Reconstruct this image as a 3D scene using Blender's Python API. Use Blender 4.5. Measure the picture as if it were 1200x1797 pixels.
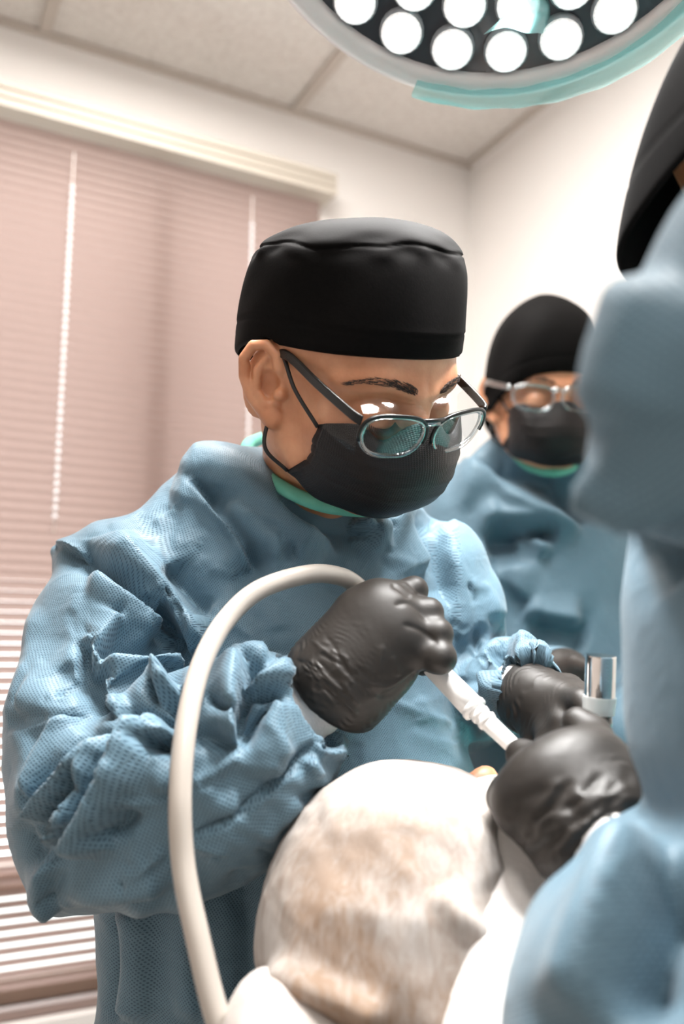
import bpy, math, random
import numpy as np
from mathutils import Vector, Matrix, Euler

random.seed(7); rng = np.random.default_rng(11)
for o in list(bpy.data.objects): bpy.data.objects.remove(o)
SC = bpy.context.scene
COL = SC.collection
R = math.radians

# ------------------------------------------------------------------ camera
F = 1600.0; PITCH = R(9.6); ZC = 1.25
cam = bpy.data.cameras.new('camera'); camo = bpy.data.objects.new('camera', cam); COL.objects.link(camo)
camo.location = (0, 0, ZC); camo.rotation_euler = (math.pi/2 + PITCH, 0, 0)
cam.sensor_fit = 'VERTICAL'; cam.sensor_height = 36; cam.sensor_width = 24
cam.lens = F/1797*36; cam.clip_start = 0.02
cam.dof.use_dof = True; cam.dof.focus_distance = 0.79; cam.dof.aperture_fstop = 3.0
SC.camera = camo

# ------------------------------------------------------------------ world, exposure
w = bpy.data.worlds.new('World'); SC.world = w; w.use_nodes = True
w.node_tree.nodes['Background'].inputs[0].default_value = (0.95, 0.98, 1.0, 1)
w.node_tree.nodes['Background'].inputs[1].default_value = 6.0
SC.view_settings.view_transform = 'Standard'; SC.view_settings.look = 'None'
SC.view_settings.gamma = 1; SC.view_settings.use_curve_mapping = False
SC.view_settings.exposure = 0.0
CEIL = ZC + 1.37
TROFFERS = [(-0.05, 0.95), (0.25, -0.65)]
TROFFER_POWER = (50.0, 14.0)
LAMP_POWER = 24.0

def P(px, py, D):
    u = px-600.0; v = 898.5-py
    fw = F*math.cos(PITCH) - v*math.sin(PITCH); up = F*math.sin(PITCH) + v*math.cos(PITCH)
    return np.array([u*D/fw, D, ZC + up*D/fw])
def ray(px, py):
    d = P(px, py, 1.0) - np.array([0, 0, ZC]); return d
def proj(V):
    x, y, z = V[:, 0], V[:, 1], V[:, 2]-ZC
    c = y*math.cos(PITCH)+z*math.sin(PITCH); v = -y*math.sin(PITCH)+z*math.cos(PITCH)
    return 600+F*x/c, 898.5-F*v/c
def rotm(yaw, pitch, roll):
    a, b, c = R(yaw), R(pitch), R(roll)
    Rz = np.array([[math.cos(a), -math.sin(a), 0], [math.sin(a), math.cos(a), 0], [0, 0, 1]])
    Rx = np.array([[1, 0, 0], [0, math.cos(b), -math.sin(b)], [0, math.sin(b), math.cos(b)]])
    Ry = np.array([[math.cos(c), 0, math.sin(c)], [0, 1, 0], [-math.sin(c), 0, math.cos(c)]])
    return Rz@Rx@Ry

# ------------------------------------------------------------------ object helpers
def mesh_obj(name, V, Fc, mat, parent=None, smooth=True, uv=None):
    me = bpy.data.meshes.new(name)
    V = np.asarray(V, dtype=np.float32)
    if isinstance(Fc, np.ndarray) and Fc.ndim == 2:
        nf, k = Fc.shape
        me.vertices.add(len(V)); me.vertices.foreach_set('co', V.ravel())
        me.loops.add(nf*k); me.loops.foreach_set('vertex_index', Fc.astype(np.int32).ravel())
        me.polygons.add(nf); me.polygons.foreach_set('loop_start', np.arange(0, nf*k, k, dtype=np.int32))
        me.update(calc_edges=True)
    else:
        me.from_pydata([tuple(map(float, v)) for v in V], [], [tuple(map(int, f)) for f in Fc]); me.update()
    me.validate()
    if smooth: me.polygons.foreach_set('use_smooth', np.ones(len(me.polygons), dtype=bool))
    if uv is not None:
        l = me.uv_layers.new(name='UVMap'); l.data.foreach_set('uv', np.asarray(uv, dtype=np.float32).ravel())
    o = bpy.data.objects.new(name, me); COL.objects.link(o)
    if mat: me.materials.append(mat)
    if parent: o.parent = parent; o.matrix_parent_inverse = Matrix.Translation(-Vector(parent.location))
    return o
def link_copy(o, name, parent, loc):
    c = bpy.data.objects.new(name, o.data); COL.objects.link(c); c.parent = parent; return c
def thing(name, label, cat, loc, group=None):
    o = bpy.data.objects.new(name, None); COL.objects.link(o); o.location = [float(t) for t in loc]
    o.empty_display_size = 0.05
    o['label'] = label; o['category'] = cat
    if group: o['group'] = group
    return o
def structure(o): o['kind'] = 'structure'; return o
class MB:
    def __init__(s): s.v = []; s.f = []
    def add(s, V, Fc):
        b = len(s.v); s.v += [tuple(map(float, v)) for v in V]; s.f += [tuple(int(i)+b for i in f) for f in Fc]; return s
    def box(s, c, size, M=None):
        V = np.array([[x, y, z] for x in (-.5, .5) for y in (-.5, .5) for z in (-.5, .5)])*np.array(size)
        if M is not None: V = V@np.asarray(M).T
        return s.add(V+np.array(c), [(0, 1, 3, 2), (4, 6, 7, 5), (0, 4, 5, 1), (2, 3, 7, 6), (0, 2, 6, 4), (1, 5, 7, 3)])
    def tube(s, pts, r, n=10, cap=True):
        V, Fc = tube(pts, r, n, cap); return s.add(V, Fc)
    def build(s, name, mat, parent=None, smooth=True): return mesh_obj(name, s.v, s.f, mat, parent, smooth)
def spline(pts, n):
    pts = np.asarray(pts, float); m = len(pts)
    if m < 3:
        t = np.linspace(0, 1, n)[:, None]; return pts[0]*(1-t)+pts[-1]*t
    ext = np.vstack([2*pts[0]-pts[1], pts, 2*pts[-1]-pts[-2]])
    out = []
    for t in np.linspace(0, m-1-1e-9, n):
        i = int(t); u = t-i; p0, p1, p2, p3 = ext[i:i+4]
        out.append(.5*((2*p1)+(-p0+p2)*u+(2*p0-5*p1+4*p2-p3)*u*u+(-p0+3*p1-3*p2+p3)*u**3))
    return np.array(out)
def tube(pts, r, n=10, cap=True):
    pts = np.asarray(pts, float); m = len(pts); r = np.full(m, r) if np.isscalar(r) else np.asarray(r, float)
    T = np.gradient(pts, axis=0); T /= np.linalg.norm(T, axis=1)[:, None]+1e-12
    up = np.array([0, 0, 1.0]) if abs(T[0][2]) < .9 else np.array([1.0, 0, 0])
    V = []; nrm = np.cross(T[0], up); nrm /= np.linalg.norm(nrm)
    for i in range(m):
        nrm = nrm - T[i]*nrm.dot(T[i]); nrm /= np.linalg.norm(nrm); b = np.cross(T[i], nrm)
        for k in range(n):
            a = 2*math.pi*k/n; V.append(pts[i]+r[i]*(math.cos(a)*nrm+math.sin(a)*b))
    Fc = [(i*n+k, i*n+(k+1) % n, (i+1)*n+(k+1) % n, (i+1)*n+k) for i in range(m-1) for k in range(n)]
    if cap: Fc += [tuple(range(n))[::-1], tuple((m-1)*n+k for k in range(n))]
    return V, Fc
def grid(V3):
    """(rows, cols, 3) array -> verts, quads"""
    r, c = V3.shape[:2]; i = np.arange(r*c).reshape(r, c)
    return V3.reshape(-1, 3), np.stack([i[:-1, :-1], i[:-1, 1:], i[1:, 1:], i[1:, :-1]], -1).reshape(-1, 4)
def thicken(o, t, offset=-1):
    m = o.modifiers.new('thick', 'SOLIDIFY'); m.thickness = t; m.offset = offset; return o

# ------------------------------------------------------------------ distance fields
def rc(p, a, b, r1, r2):
    a = np.asarray(a, np.float32); b = np.asarray(b, np.float32); ab = b-a
    pa = p-a; t = np.clip(pa@ab/max(1e-12, float(ab@ab)), 0, 1)
    return np.linalg.norm(pa-t[:, None]*ab, axis=1)-(r1+(r2-r1)*t)
def chain(p, pts, k=0.0):
    """pts: list of (xyz, r)"""
    d = None
    for (a, r1), (b, r2) in zip(pts[:-1], pts[1:]):
        e = rc(p, a, b, r1, r2); d = e if d is None else smin(d, e, k) if k else np.minimum(d, e)
    return d
def sph(p, c, r): return np.linalg.norm(p-np.asarray(c, np.float32), axis=1)-r
def ell(p, c, r, M=None):
    q = p-np.asarray(c, np.float32)
    if M is not None: q = q@np.asarray(M, np.float32)
    r = np.asarray(r, np.float32); k0 = np.linalg.norm(q/r, axis=1); k1 = np.linalg.norm(q/(r*r), axis=1)
    return k0*(k0-1)/np.maximum(k1, 1e-6)
def smin(a, b, k):
    if k <= 0: return np.minimum(a, b)
    h = np.maximum(k-np.abs(a-b), 0)/k; return np.minimum(a, b)-h*h*k*.25
def smax(a, b, k): return -smin(-a, -b, k)
def polygonize(f, lo, hi, h, B=8):
    lo = np.asarray(lo, np.float32); hi = np.asarray(hi, np.float32)
    nb = np.ceil((hi-lo)/(h*B)).astype(int); n = nb*B+1
    G = np.ones(n, np.float32)
    bi = np.stack(np.meshgrid(*[np.arange(k) for k in nb], indexing='ij'), -1).reshape(-1, 3)
    c = lo+(bi+.5).astype(np.float32)*B*h; d = f(c.astype(np.float32))
    half = B*h*math.sqrt(3)/2*1.75
    off = np.stack(np.meshgrid(*[np.arange(B+1)]*3, indexing='ij'), -1).reshape(-1, 3)
    for b in bi[d < -half]:
        s = b*B; G[s[0]:s[0]+B+1, s[1]:s[1]+B+1, s[2]:s[2]+B+1] = -1
    act = bi[np.abs(d) <= half]; CH = 400
    for i in range(0, len(act), CH):
        a = act[i:i+CH]; idx = (a[:, None, :]*B+off[None])
        v = f((lo+idx.reshape(-1, 3)*np.float32(h)).astype(np.float32)); ix = idx.reshape(-1, 3)
        G[ix[:, 0], ix[:, 1], ix[:, 2]] = v
    S = G < 0; acc = np.zeros(tuple(n-1)+(3,), np.float32); cnt = np.zeros(tuple(n-1), np.float32); quads = []
    N = n-1
    # edge crossings
    for ax in range(3):
        sl0 = [slice(None)]*3; sl1 = [slice(None)]*3; sl0[ax] = slice(0, -1); sl1[ax] = slice(1, None)
        e = np.argwhere(S[tuple(sl0)] != S[tuple(sl1)])
        if not len(e): continue
        e1 = e.copy(); e1[:, ax] += 1
        g0 = G[e[:, 0], e[:, 1], e[:, 2]]; g1 = G[e1[:, 0], e1[:, 1], e1[:, 2]]
        t = np.clip(g0/(g0-g1), 0.02, .98); pos = e.astype(np.float32); pos[:, ax] += t
        o1, o2 = [(1, 2), (2, 0), (0, 1)][ax]; cells = []
        ok = (e[:, o1] > 0) & (e[:, o2] > 0) & (e[:, o1] < N[o1]) & (e[:, o2] < N[o2])
        e = e[ok]; pos = pos[ok]; g0 = g0[ok]
        for da, db in ((1, 1), (0, 1), (0, 0), (1, 0)):
            cidx = e.copy(); cidx[:, o1] -= da; cidx[:, o2] -= db; cells.append(cidx)
            np.add.at(acc, (cidx[:, 0], cidx[:, 1], cidx[:, 2]), pos); np.add.at(cnt, (cidx[:, 0], cidx[:, 1], cidx[:, 2]), 1)
        q = np.stack([(c_[:, 0]*N[1]+c_[:, 1])*N[2]+c_[:, 2] for c_ in cells], 1)
        fl = g0 >= 0; q[fl] = q[fl][:, ::-1]; quads.append(q)
    Q = np.concatenate(quads); cf = cnt.ravel(); ids = np.flatnonzero(cf > 0)
    remap = np.full(cf.size, -1, np.int64); remap[ids] = np.arange(len(ids))
    V = lo+h*(acc.reshape(-1, 3)[ids]/cf[ids][:, None]); Q = remap[Q]
    return V.astype(np.float64), Q
def relax(V, Q, it=2, lam=.5):
    E = np.concatenate([Q[:, [0, 1]], Q[:, [1, 2]], Q[:, [2, 3]], Q[:, [3, 0]]])
    for _ in range(it):
        S = np.zeros_like(V); c = np.zeros(len(V))
        for k in range(3):
            S[:, k] = np.bincount(E[:, 0], V[E[:, 1], k], len(V))+np.bincount(E[:, 1], V[E[:, 0], k], len(V))
        c = np.bincount(E[:, 0], minlength=len(V))+np.bincount(E[:, 1], minlength=len(V))
        V = V+lam*(S/np.maximum(c, 1)[:, None]-V)
    return V
def normals(V, Q):
    n = np.cross(V[Q[:, 2]]-V[Q[:, 0]], V[Q[:, 3]]-V[Q[:, 1]]); N = np.zeros_like(V)
    for j in range(4):
        for k in range(3): N[:, k] += np.bincount(Q[:, j], n[:, k], len(V))
    return N/(np.linalg.norm(N, axis=1)[:, None]+1e-12)
def fold_field(V, N, folds):
    """creases traced along polylines on the cloth; each moves the cloth along its normal.
    fold = (points, height m, width on one side, width on the other, kind)"""
    px, py = proj(V); view = V-np.array([0, 0, ZC]); view /= np.linalg.norm(view, axis=1)[:, None]
    front = np.clip(-(N*view).sum(1)*2.5, 0, 1); num = np.zeros(len(V)); den = np.full(len(V), 1.0)
    for fo in folds:
        pts, a, wl, wr = fo[:4]; kind = fo[4] if len(fo) > 4 else 'r'
        pts = spline(np.array(pts, float), max(8, 6*len(pts))); rad = 4*max(wl, wr)
        m = np.flatnonzero((front > 0) & (px > pts[:, 0].min()-rad) & (px < pts[:, 0].max()+rad) & (py > pts[:, 1].min()-rad) & (py < pts[:, 1].max()+rad))
        if not len(m): continue
        best = np.full(len(m), 1e9); sd = np.zeros(len(m)); tt = np.zeros(len(m))
        L = np.concatenate([[0], np.cumsum(np.linalg.norm(np.diff(pts, axis=0), axis=1))]); tot = L[-1]
        for i in range(len(pts)-1):
            p0, p1 = pts[i], pts[i+1]; e = p1-p0; l2 = e@e+1e-9
            qx = px[m]-p0[0]; qy = py[m]-p0[1]; t = np.clip((qx*e[0]+qy*e[1])/l2, 0, 1)
            dx = qx-t*e[0]; dy = qy-t*e[1]; d = np.hypot(dx, dy); cr = e[0]*qy-e[1]*qx
            b = d < best; best[b] = d[b]; sd[b] = np.sign(cr[b]); tt[b] = (L[i]+t[b]*math.sqrt(l2))/tot
        taper = np.clip(np.minimum(tt, 1-tt)*7, 0, 1)**.8
        wd = np.where(sd > 0, wr, wl)*1.9
        ht = np.full(len(m), a) if kind != 's' else np.where(sd > 0, -.6*a, a)
        sharp = 1.2 if kind != 'g' else 7.0
        wt = (wd/(best+sharp))**2.6*np.clip(1.25-best/rad, 0, 1)*(taper*.97+.03)
        num[m] += wt*ht*taper; den[m] += wt
    disp = front*num/den
    return disp
def crumple(V, s, amp, seed=0):
    """crossing sharp ridges, like stiff non-woven cloth"""
    r = np.random.default_rng(seed); d = np.zeros(len(V))
    for i in range(7):
        k = r.normal(size=3); k /= np.linalg.norm(k); k *= s*(.6+1.2*r.random())
        k2 = r.normal(size=3)*s*.45; k3 = r.normal(size=3)*s*.7
        ph = V@k+1.3*np.sin(V@k2+r.random()*6)+.7*np.sin(V@k3+r.random()*6)
        env = .5+.5*np.sin(V@(r.normal(size=3)*s*.4)+r.random()*6)
        d += (1-2*np.abs(np.sin(ph)))*env
    return amp*d/3
def box_uv(V, Q, axes):
    """cloth threads follow the limb: cylindrical coordinates about the nearest axis segment"""
    C = V[Q].mean(1); best = np.full(len(C), 1e9); sel = np.zeros(len(C), int)
    for i, (a, b, rr) in enumerate(axes):
        d = rc(C.astype(np.float32), a, b, rr, rr); m = d < best; best[m] = d[m]; sel[m] = i
    UV = np.zeros((len(Q), 4, 2))
    for i, (a, b, rr) in enumerate(axes):
        m = sel == i
        if not m.any(): continue
        a = np.asarray(a, float); t = np.asarray(b, float)-a; t /= np.linalg.norm(t)
        e = np.cross(t, [0.3, 1, 0.1]); e /= np.linalg.norm(e); g = np.cross(t, e)
        q = V[Q[m]]-a; ang = np.arctan2(q@e, q@g); ang = ang[:, :1]+np.mod(ang-ang[:, :1]+math.pi, 2*math.pi)-math.pi
        UV[m, :, 0] = ang*(rr+.03); UV[m, :, 1] = q@t
    return UV.reshape(-1, 2)

# ------------------------------------------------------------------ materials
def nt(name):
    m = bpy.data.materials.new(name); m.use_nodes = True; return m, m.node_tree.nodes, m.node_tree.links, m.node_tree.nodes['Principled BSDF']
def mat(name, col, rough=.5, metal=0, spec=.5, noise=None, bump=None, sheen=0, coat=0, sss=0, emit=None, trans=0):
    m, n, l, b = nt(name)
    b.inputs['Base Color'].default_value = (*col, 1); b.inputs['Roughness'].default_value = rough
    b.inputs['Metallic'].default_value = metal; b.inputs['Specular IOR Level'].default_value = spec
    b.inputs['Sheen Weight'].default_value = sheen; b.inputs['Coat Weight'].default_value = coat
    if sss: b.inputs['Subsurface Weight'].default_value = sss; b.inputs['Subsurface Radius'].default_value = (1, .3, .15); b.inputs['Subsurface Scale'].default_value = .006
    if trans: b.inputs['Transmission Weight'].default_value = trans
    if emit: b.inputs['Emission Color'].default_value = (*emit[0], 1); b.inputs['Emission Strength'].default_value = emit[1]
    if noise or bump:
        tc = n.new('ShaderNodeTexCoord')
    if noise:
        sc, amt, col2 = noise; t = n.new('ShaderNodeTexNoise'); t.inputs['Scale'].default_value = sc; t.inputs['Detail'].default_value = 5
        l.new(tc.outputs['Object'], t.inputs['Vector']); mx = n.new('ShaderNodeMix'); mx.data_type = 'RGBA'
        rp = n.new('ShaderNodeMapRange'); rp.inputs[1].default_value = .35; rp.inputs[2].default_value = .7; rp.inputs[4].default_value = amt
        l.new(t.outputs['Fac'], rp.inputs[0]); l.new(rp.outputs[0], mx.inputs['Factor'])
        mx.inputs['A'].default_value = (*col, 1); mx.inputs['B'].default_value = (*col2, 1); l.new(mx.outputs['Result'], b.inputs['Base Color'])
    if bump:
        sc, st, dist = bump; t = n.new('ShaderNodeTexNoise'); t.inputs['Scale'].default_value = sc; t.inputs['Detail'].default_value = 6
        l.new(tc.outputs['Object'], t.inputs['Vector']); bp = n.new('ShaderNodeBump'); bp.inputs['Strength'].default_value = st; bp.inputs['Distance'].default_value = dist
        l.new(t.outputs['Fac'], bp.inputs['Height']); l.new(bp.outputs[0], b.inputs['Normal'])
    return m
def clear(name, tint, gloss=.12, rough=.03, edge=.6):
    """thin clear plastic or glass: lets light straight through and mirrors a little"""
    m, n, l, b = nt(name); n.remove(b); out = n['Material Output']
    t = n.new('ShaderNodeBsdfTransparent'); t.inputs[0].default_value = (*tint, 1)
    g = n.new('ShaderNodeBsdfGlossy'); g.inputs['Roughness'].default_value = rough
    fr = n.new('ShaderNodeLayerWeight'); fr.inputs[0].default_value = .5; pw = n.new('ShaderNodeMath'); pw.operation = 'POWER'; pw.inputs[1].default_value = 3.0; l.new(fr.outputs['Facing'], pw.inputs[0])
    ad = n.new('ShaderNodeMath'); ad.operation = 'ADD'; ad.inputs[1].default_value = gloss; ad.use_clamp = True
    mu = n.new('ShaderNodeMath'); mu.operation = 'MULTIPLY'; mu.inputs[1].default_value = edge
    mx = n.new('ShaderNodeMixShader'); l.new(pw.outputs[0], mu.inputs[0]); l.new(mu.outputs[0], ad.inputs[0]); l.new(ad.outputs[0], mx.inputs[0])
    l.new(t.outputs[0], mx.inputs[1]); l.new(g.outputs[0], mx.inputs[2]); l.new(mx.outputs[0], out.inputs[0]); return m
def film(name, col, transp=.4):
    """soft translucent plastic film"""
    m, n, l, b = nt(name); out = n['Material Output']; b.inputs['Base Color'].default_value = (*col, 1); b.inputs['Roughness'].default_value = .18
    tr = n.new('ShaderNodeBsdfTranslucent'); tr.inputs[0].default_value = (*col, 1)
    t = n.new('ShaderNodeBsdfTransparent'); t.inputs[0].default_value = (*[min(1, c*.6+.4) for c in col], 1)
    m1 = n.new('ShaderNodeMixShader'); m1.inputs[0].default_value = .4; l.new(b.outputs[0], m1.inputs[1]); l.new(tr.outputs[0], m1.inputs[2])
    m2 = n.new('ShaderNodeMixShader'); m2.inputs[0].default_value = transp; l.new(m1.outputs[0], m2.inputs[1]); l.new(t.outputs[0], m2.inputs[2]); l.new(m2.outputs[0], out.inputs[0]); return m
def gown_mat(name, col, dark, dots=True):
    m, n, l, b = nt(name); b.inputs['Roughness'].default_value = .5; b.inputs['Specular IOR Level'].default_value = .35
    b.inputs['Sheen Weight'].default_value = .15
    tc = n.new('ShaderNodeTexCoord'); mp = n.new('ShaderNodeMapping'); mp.inputs['Rotation'].default_value[2] = .6; l.new(tc.outputs['UV'], mp.inputs[0])
    v = n.new('ShaderNodeTexVoronoi'); v.voronoi_dimensions = '2D'; v.inputs['Scale'].default_value = 430; v.inputs['Randomness'].default_value = .12; l.new(mp.outputs[0], v.inputs['Vector'])
    rp = n.new('ShaderNodeMapRange'); rp.inputs[1].default_value = .16; rp.inputs[2].default_value = .36; l.new(v.outputs['Distance'], rp.inputs[0])
    no = n.new('ShaderNodeTexNoise'); no.inputs['Scale'].default_value = 14; no.inputs['Detail'].default_value = 6; l.new(tc.outputs['Object'], no.inputs['Vector'])
    mx = n.new('ShaderNodeMix'); mx.data_type = 'RGBA'; l.new(rp.outputs[0], mx.inputs['Factor']); mx.inputs['A'].default_value = (*dark, 1)
    m2 = n.new('ShaderNodeMix'); m2.data_type = 'RGBA'; m2.inputs['A'].default_value = (*[c*.88 for c in col], 1); m2.inputs['B'].default_value = (*[min(1, c*1.12) for c in col], 1); l.new(no.outputs['Fac'], m2.inputs['Factor'])
    l.new(m2.outputs['Result'], mx.inputs['B']); l.new(mx.outputs['Result'], b.inputs['Base Color'])
    bp = n.new('ShaderNodeBump'); bp.inputs['Strength'].default_value = .5; bp.inputs['Distance'].default_value = .0006; l.new(rp.outputs[0], bp.inputs['Height'])
    n3 = n.new('ShaderNodeTexNoise'); n3.inputs['Scale'].default_value = 45; n3.inputs['Detail'].default_value = 4; n3.inputs['Distortion'].default_value = 1.2; l.new(tc.outputs['Object'], n3.inputs['Vector'])
    b2 = n.new('ShaderNodeBump'); b2.inputs['Strength'].default_value = .35; b2.inputs['Distance'].default_value = .004; l.new(n3.outputs['Fac'], b2.inputs['Height']); l.new(bp.outputs[0], b2.inputs['Normal'])
    l.new(b2.outputs[0], b.inputs['Normal']); return m
def glove_mat():
    m, n, l, b = nt('nitrile'); b.inputs['Base Color'].default_value = (.017, .0135, .011, 1); b.inputs['Roughness'].default_value = .52; b.inputs['Specular IOR Level'].default_value = .5
    tc = n.new('ShaderNodeTexCoord'); t = n.new('ShaderNodeTexNoise'); t.inputs['Scale'].default_value = 30; t.inputs['Detail'].default_value = 5; l.new(tc.outputs['Object'], t.inputs['Vector'])
    bp = n.new('ShaderNodeBump'); bp.inputs['Strength'].default_value = .25; bp.inputs['Distance'].default_value = .003; l.new(t.outputs['Fac'], bp.inputs['Height']); l.new(bp.outputs[0], b.inputs['Normal']); return m
def mask_mat():
    m, n, l, b = nt('mask_cloth'); b.inputs['Roughness'].default_value = .42; b.inputs['Specular IOR Level'].default_value = .28
    tc = n.new('ShaderNodeTexCoord'); v = n.new('ShaderNodeTexVoronoi'); v.inputs['Scale'].default_value = 520; v.inputs['Randomness'].default_value = .1; l.new(tc.outputs['UV'], v.inputs['Vector']); v.voronoi_dimensions = '2D'
    rp = n.new('ShaderNodeMapRange'); rp.inputs[1].default_value = .15; rp.inputs[2].default_value = .45; l.new(v.outputs['Distance'], rp.inputs[0])
    mx = n.new('ShaderNodeMix'); mx.data_type = 'RGBA'; mx.inputs['A'].default_value = (.004, .003, .003, 1); mx.inputs['B'].default_value = (.011, .0075, .007, 1); l.new(rp.outputs[0], mx.inputs['Factor']); l.new(mx.outputs['Result'], b.inputs['Base Color'])
    bp = n.new('ShaderNodeBump'); bp.inputs['Strength'].default_value = .5; bp.inputs['Distance'].default_value = .0006; l.new(rp.outputs[0], bp.inputs['Height']); l.new(bp.outputs[0], b.inputs['Normal']); return m
def bouffant_mat():
    m, n, l, b = nt('bouffant_cloth'); out = n['Material Output']; b.inputs['Roughness'].default_value = .8; b.inputs['Specular IOR Level'].default_value = .2
    tc = n.new('ShaderNodeTexCoord'); fine = n.new('ShaderNodeTexNoise'); fine.inputs['Scale'].default_value = 70; fine.inputs['Detail'].default_value = 9; fine.inputs['Roughness'].default_value = .75; fine.inputs['Distortion'].default_value = .8; fm = n.new('ShaderNodeMapping'); fm.inputs['Rotation'].default_value = (.4, .7, .5); fm.inputs['Scale'].default_value = (1.6, 1.6, .45); l.new(tc.outputs['Object'], fm.inputs[0]); l.new(fm.outputs[0], fine.inputs['Vector'])
    big = n.new('ShaderNodeTexNoise'); big.inputs['Scale'].default_value = 9; big.inputs['Detail'].default_value = 3; l.new(tc.outputs['Object'], big.inputs['Vector'])
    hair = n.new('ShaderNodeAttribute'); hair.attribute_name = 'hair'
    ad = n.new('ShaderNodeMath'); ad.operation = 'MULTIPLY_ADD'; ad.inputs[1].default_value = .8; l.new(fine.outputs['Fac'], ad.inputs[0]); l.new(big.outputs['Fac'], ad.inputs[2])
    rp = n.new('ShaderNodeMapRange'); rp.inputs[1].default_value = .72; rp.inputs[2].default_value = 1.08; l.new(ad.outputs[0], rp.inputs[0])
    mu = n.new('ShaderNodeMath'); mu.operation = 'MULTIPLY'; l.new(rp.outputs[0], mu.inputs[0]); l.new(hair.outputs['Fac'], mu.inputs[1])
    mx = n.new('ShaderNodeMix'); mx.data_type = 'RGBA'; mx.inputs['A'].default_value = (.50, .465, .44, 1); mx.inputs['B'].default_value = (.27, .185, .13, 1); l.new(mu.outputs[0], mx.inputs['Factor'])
    l.new(mx.outputs['Result'], b.inputs['Base Color'])
    bp = n.new('ShaderNodeBump'); bp.inputs['Strength'].default_value = .3; bp.inputs['Distance'].default_value = .003; l.new(fine.outputs['Fac'], bp.inputs['Height']); l.new(bp.outputs[0], b.inputs['Normal']); return m
def skin_mat():
    m, n, l, b = nt('skin'); b.inputs['Roughness'].default_value = .45; b.inputs['Subsurface Weight'].default_value = .25; b.inputs['Subsurface Radius'].default_value = (1, .35, .2); b.inputs['Subsurface Scale'].default_value = .006
    tc = n.new('ShaderNodeTexCoord'); t = n.new('ShaderNodeTexNoise'); t.inputs['Scale'].default_value = 35; t.inputs['Detail'].default_value = 6; l.new(tc.outputs['Object'], t.inputs['Vector'])
    rp = n.new('ShaderNodeValToRGB'); rp.color_ramp.elements[0].position = .3; rp.color_ramp.elements[0].color = (.50, .205, .10, 1); rp.color_ramp.elements[1].position = .7; rp.color_ramp.elements[1].color = (.68, .335, .19, 1)
    l.new(t.outputs['Fac'], rp.inputs[0]); l.new(rp.outputs[0], b.inputs['Base Color'])
    t2 = n.new('ShaderNodeTexNoise'); t2.inputs['Scale'].default_value = 400; l.new(tc.outputs['Object'], t2.inputs['Vector'])
    bp = n.new('ShaderNodeBump'); bp.inputs['Strength'].default_value = .15; bp.inputs['Distance'].default_value = .001; l.new(t2.outputs['Fac'], bp.inputs['Height']); l.new(bp.outputs[0], b.inputs['Normal']); return m
def slat_mat():
    m, n, l, b = nt('blind_slat'); out = n['Material Output']; b.inputs['Base Color'].default_value = (.34, .265, .24, 1); b.inputs['Roughness'].default_value = .45
    tr = n.new('ShaderNodeBsdfTranslucent'); tr.inputs[0].default_value = (.52, .36, .315, 1); mx = n.new('ShaderNodeMixShader'); mx.inputs[0].default_value = .34
    l.new(b.outputs[0], mx.inputs[1]); l.new(tr.outputs[0], mx.inputs[2]); l.new(mx.outputs[0], out.inputs[0]); return m
def tile_mat():
    m, n, l, b = nt('ceiling_tile'); b.inputs['Roughness'].default_value = .9
    tc = n.new('ShaderNodeTexCoord'); t = n.new('ShaderNodeTexNoise'); t.inputs['Scale'].default_value = 90; t.inputs['Detail'].default_value = 8; l.new(tc.outputs['Object'], t.inputs['Vector'])
    rp = n.new('ShaderNodeValToRGB'); rp.color_ramp.elements[0].position = .3; rp.color_ramp.elements[0].color = (.62, .57, .53, 1); rp.color_ramp.elements[1].position = .6; rp.color_ramp.elements[1].color = (.74, .70, .66, 1)
    l.new(t.outputs['Fac'], rp.inputs[0]); l.new(rp.outputs[0], b.inputs['Base Color'])
    bp = n.new('ShaderNodeBump'); bp.inputs['Strength'].default_value = .4; bp.inputs['Distance'].default_value = .004; l.new(t.outputs['Fac'], bp.inputs['Height']); l.new(bp.outputs[0], b.inputs['Normal']); return m
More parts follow.
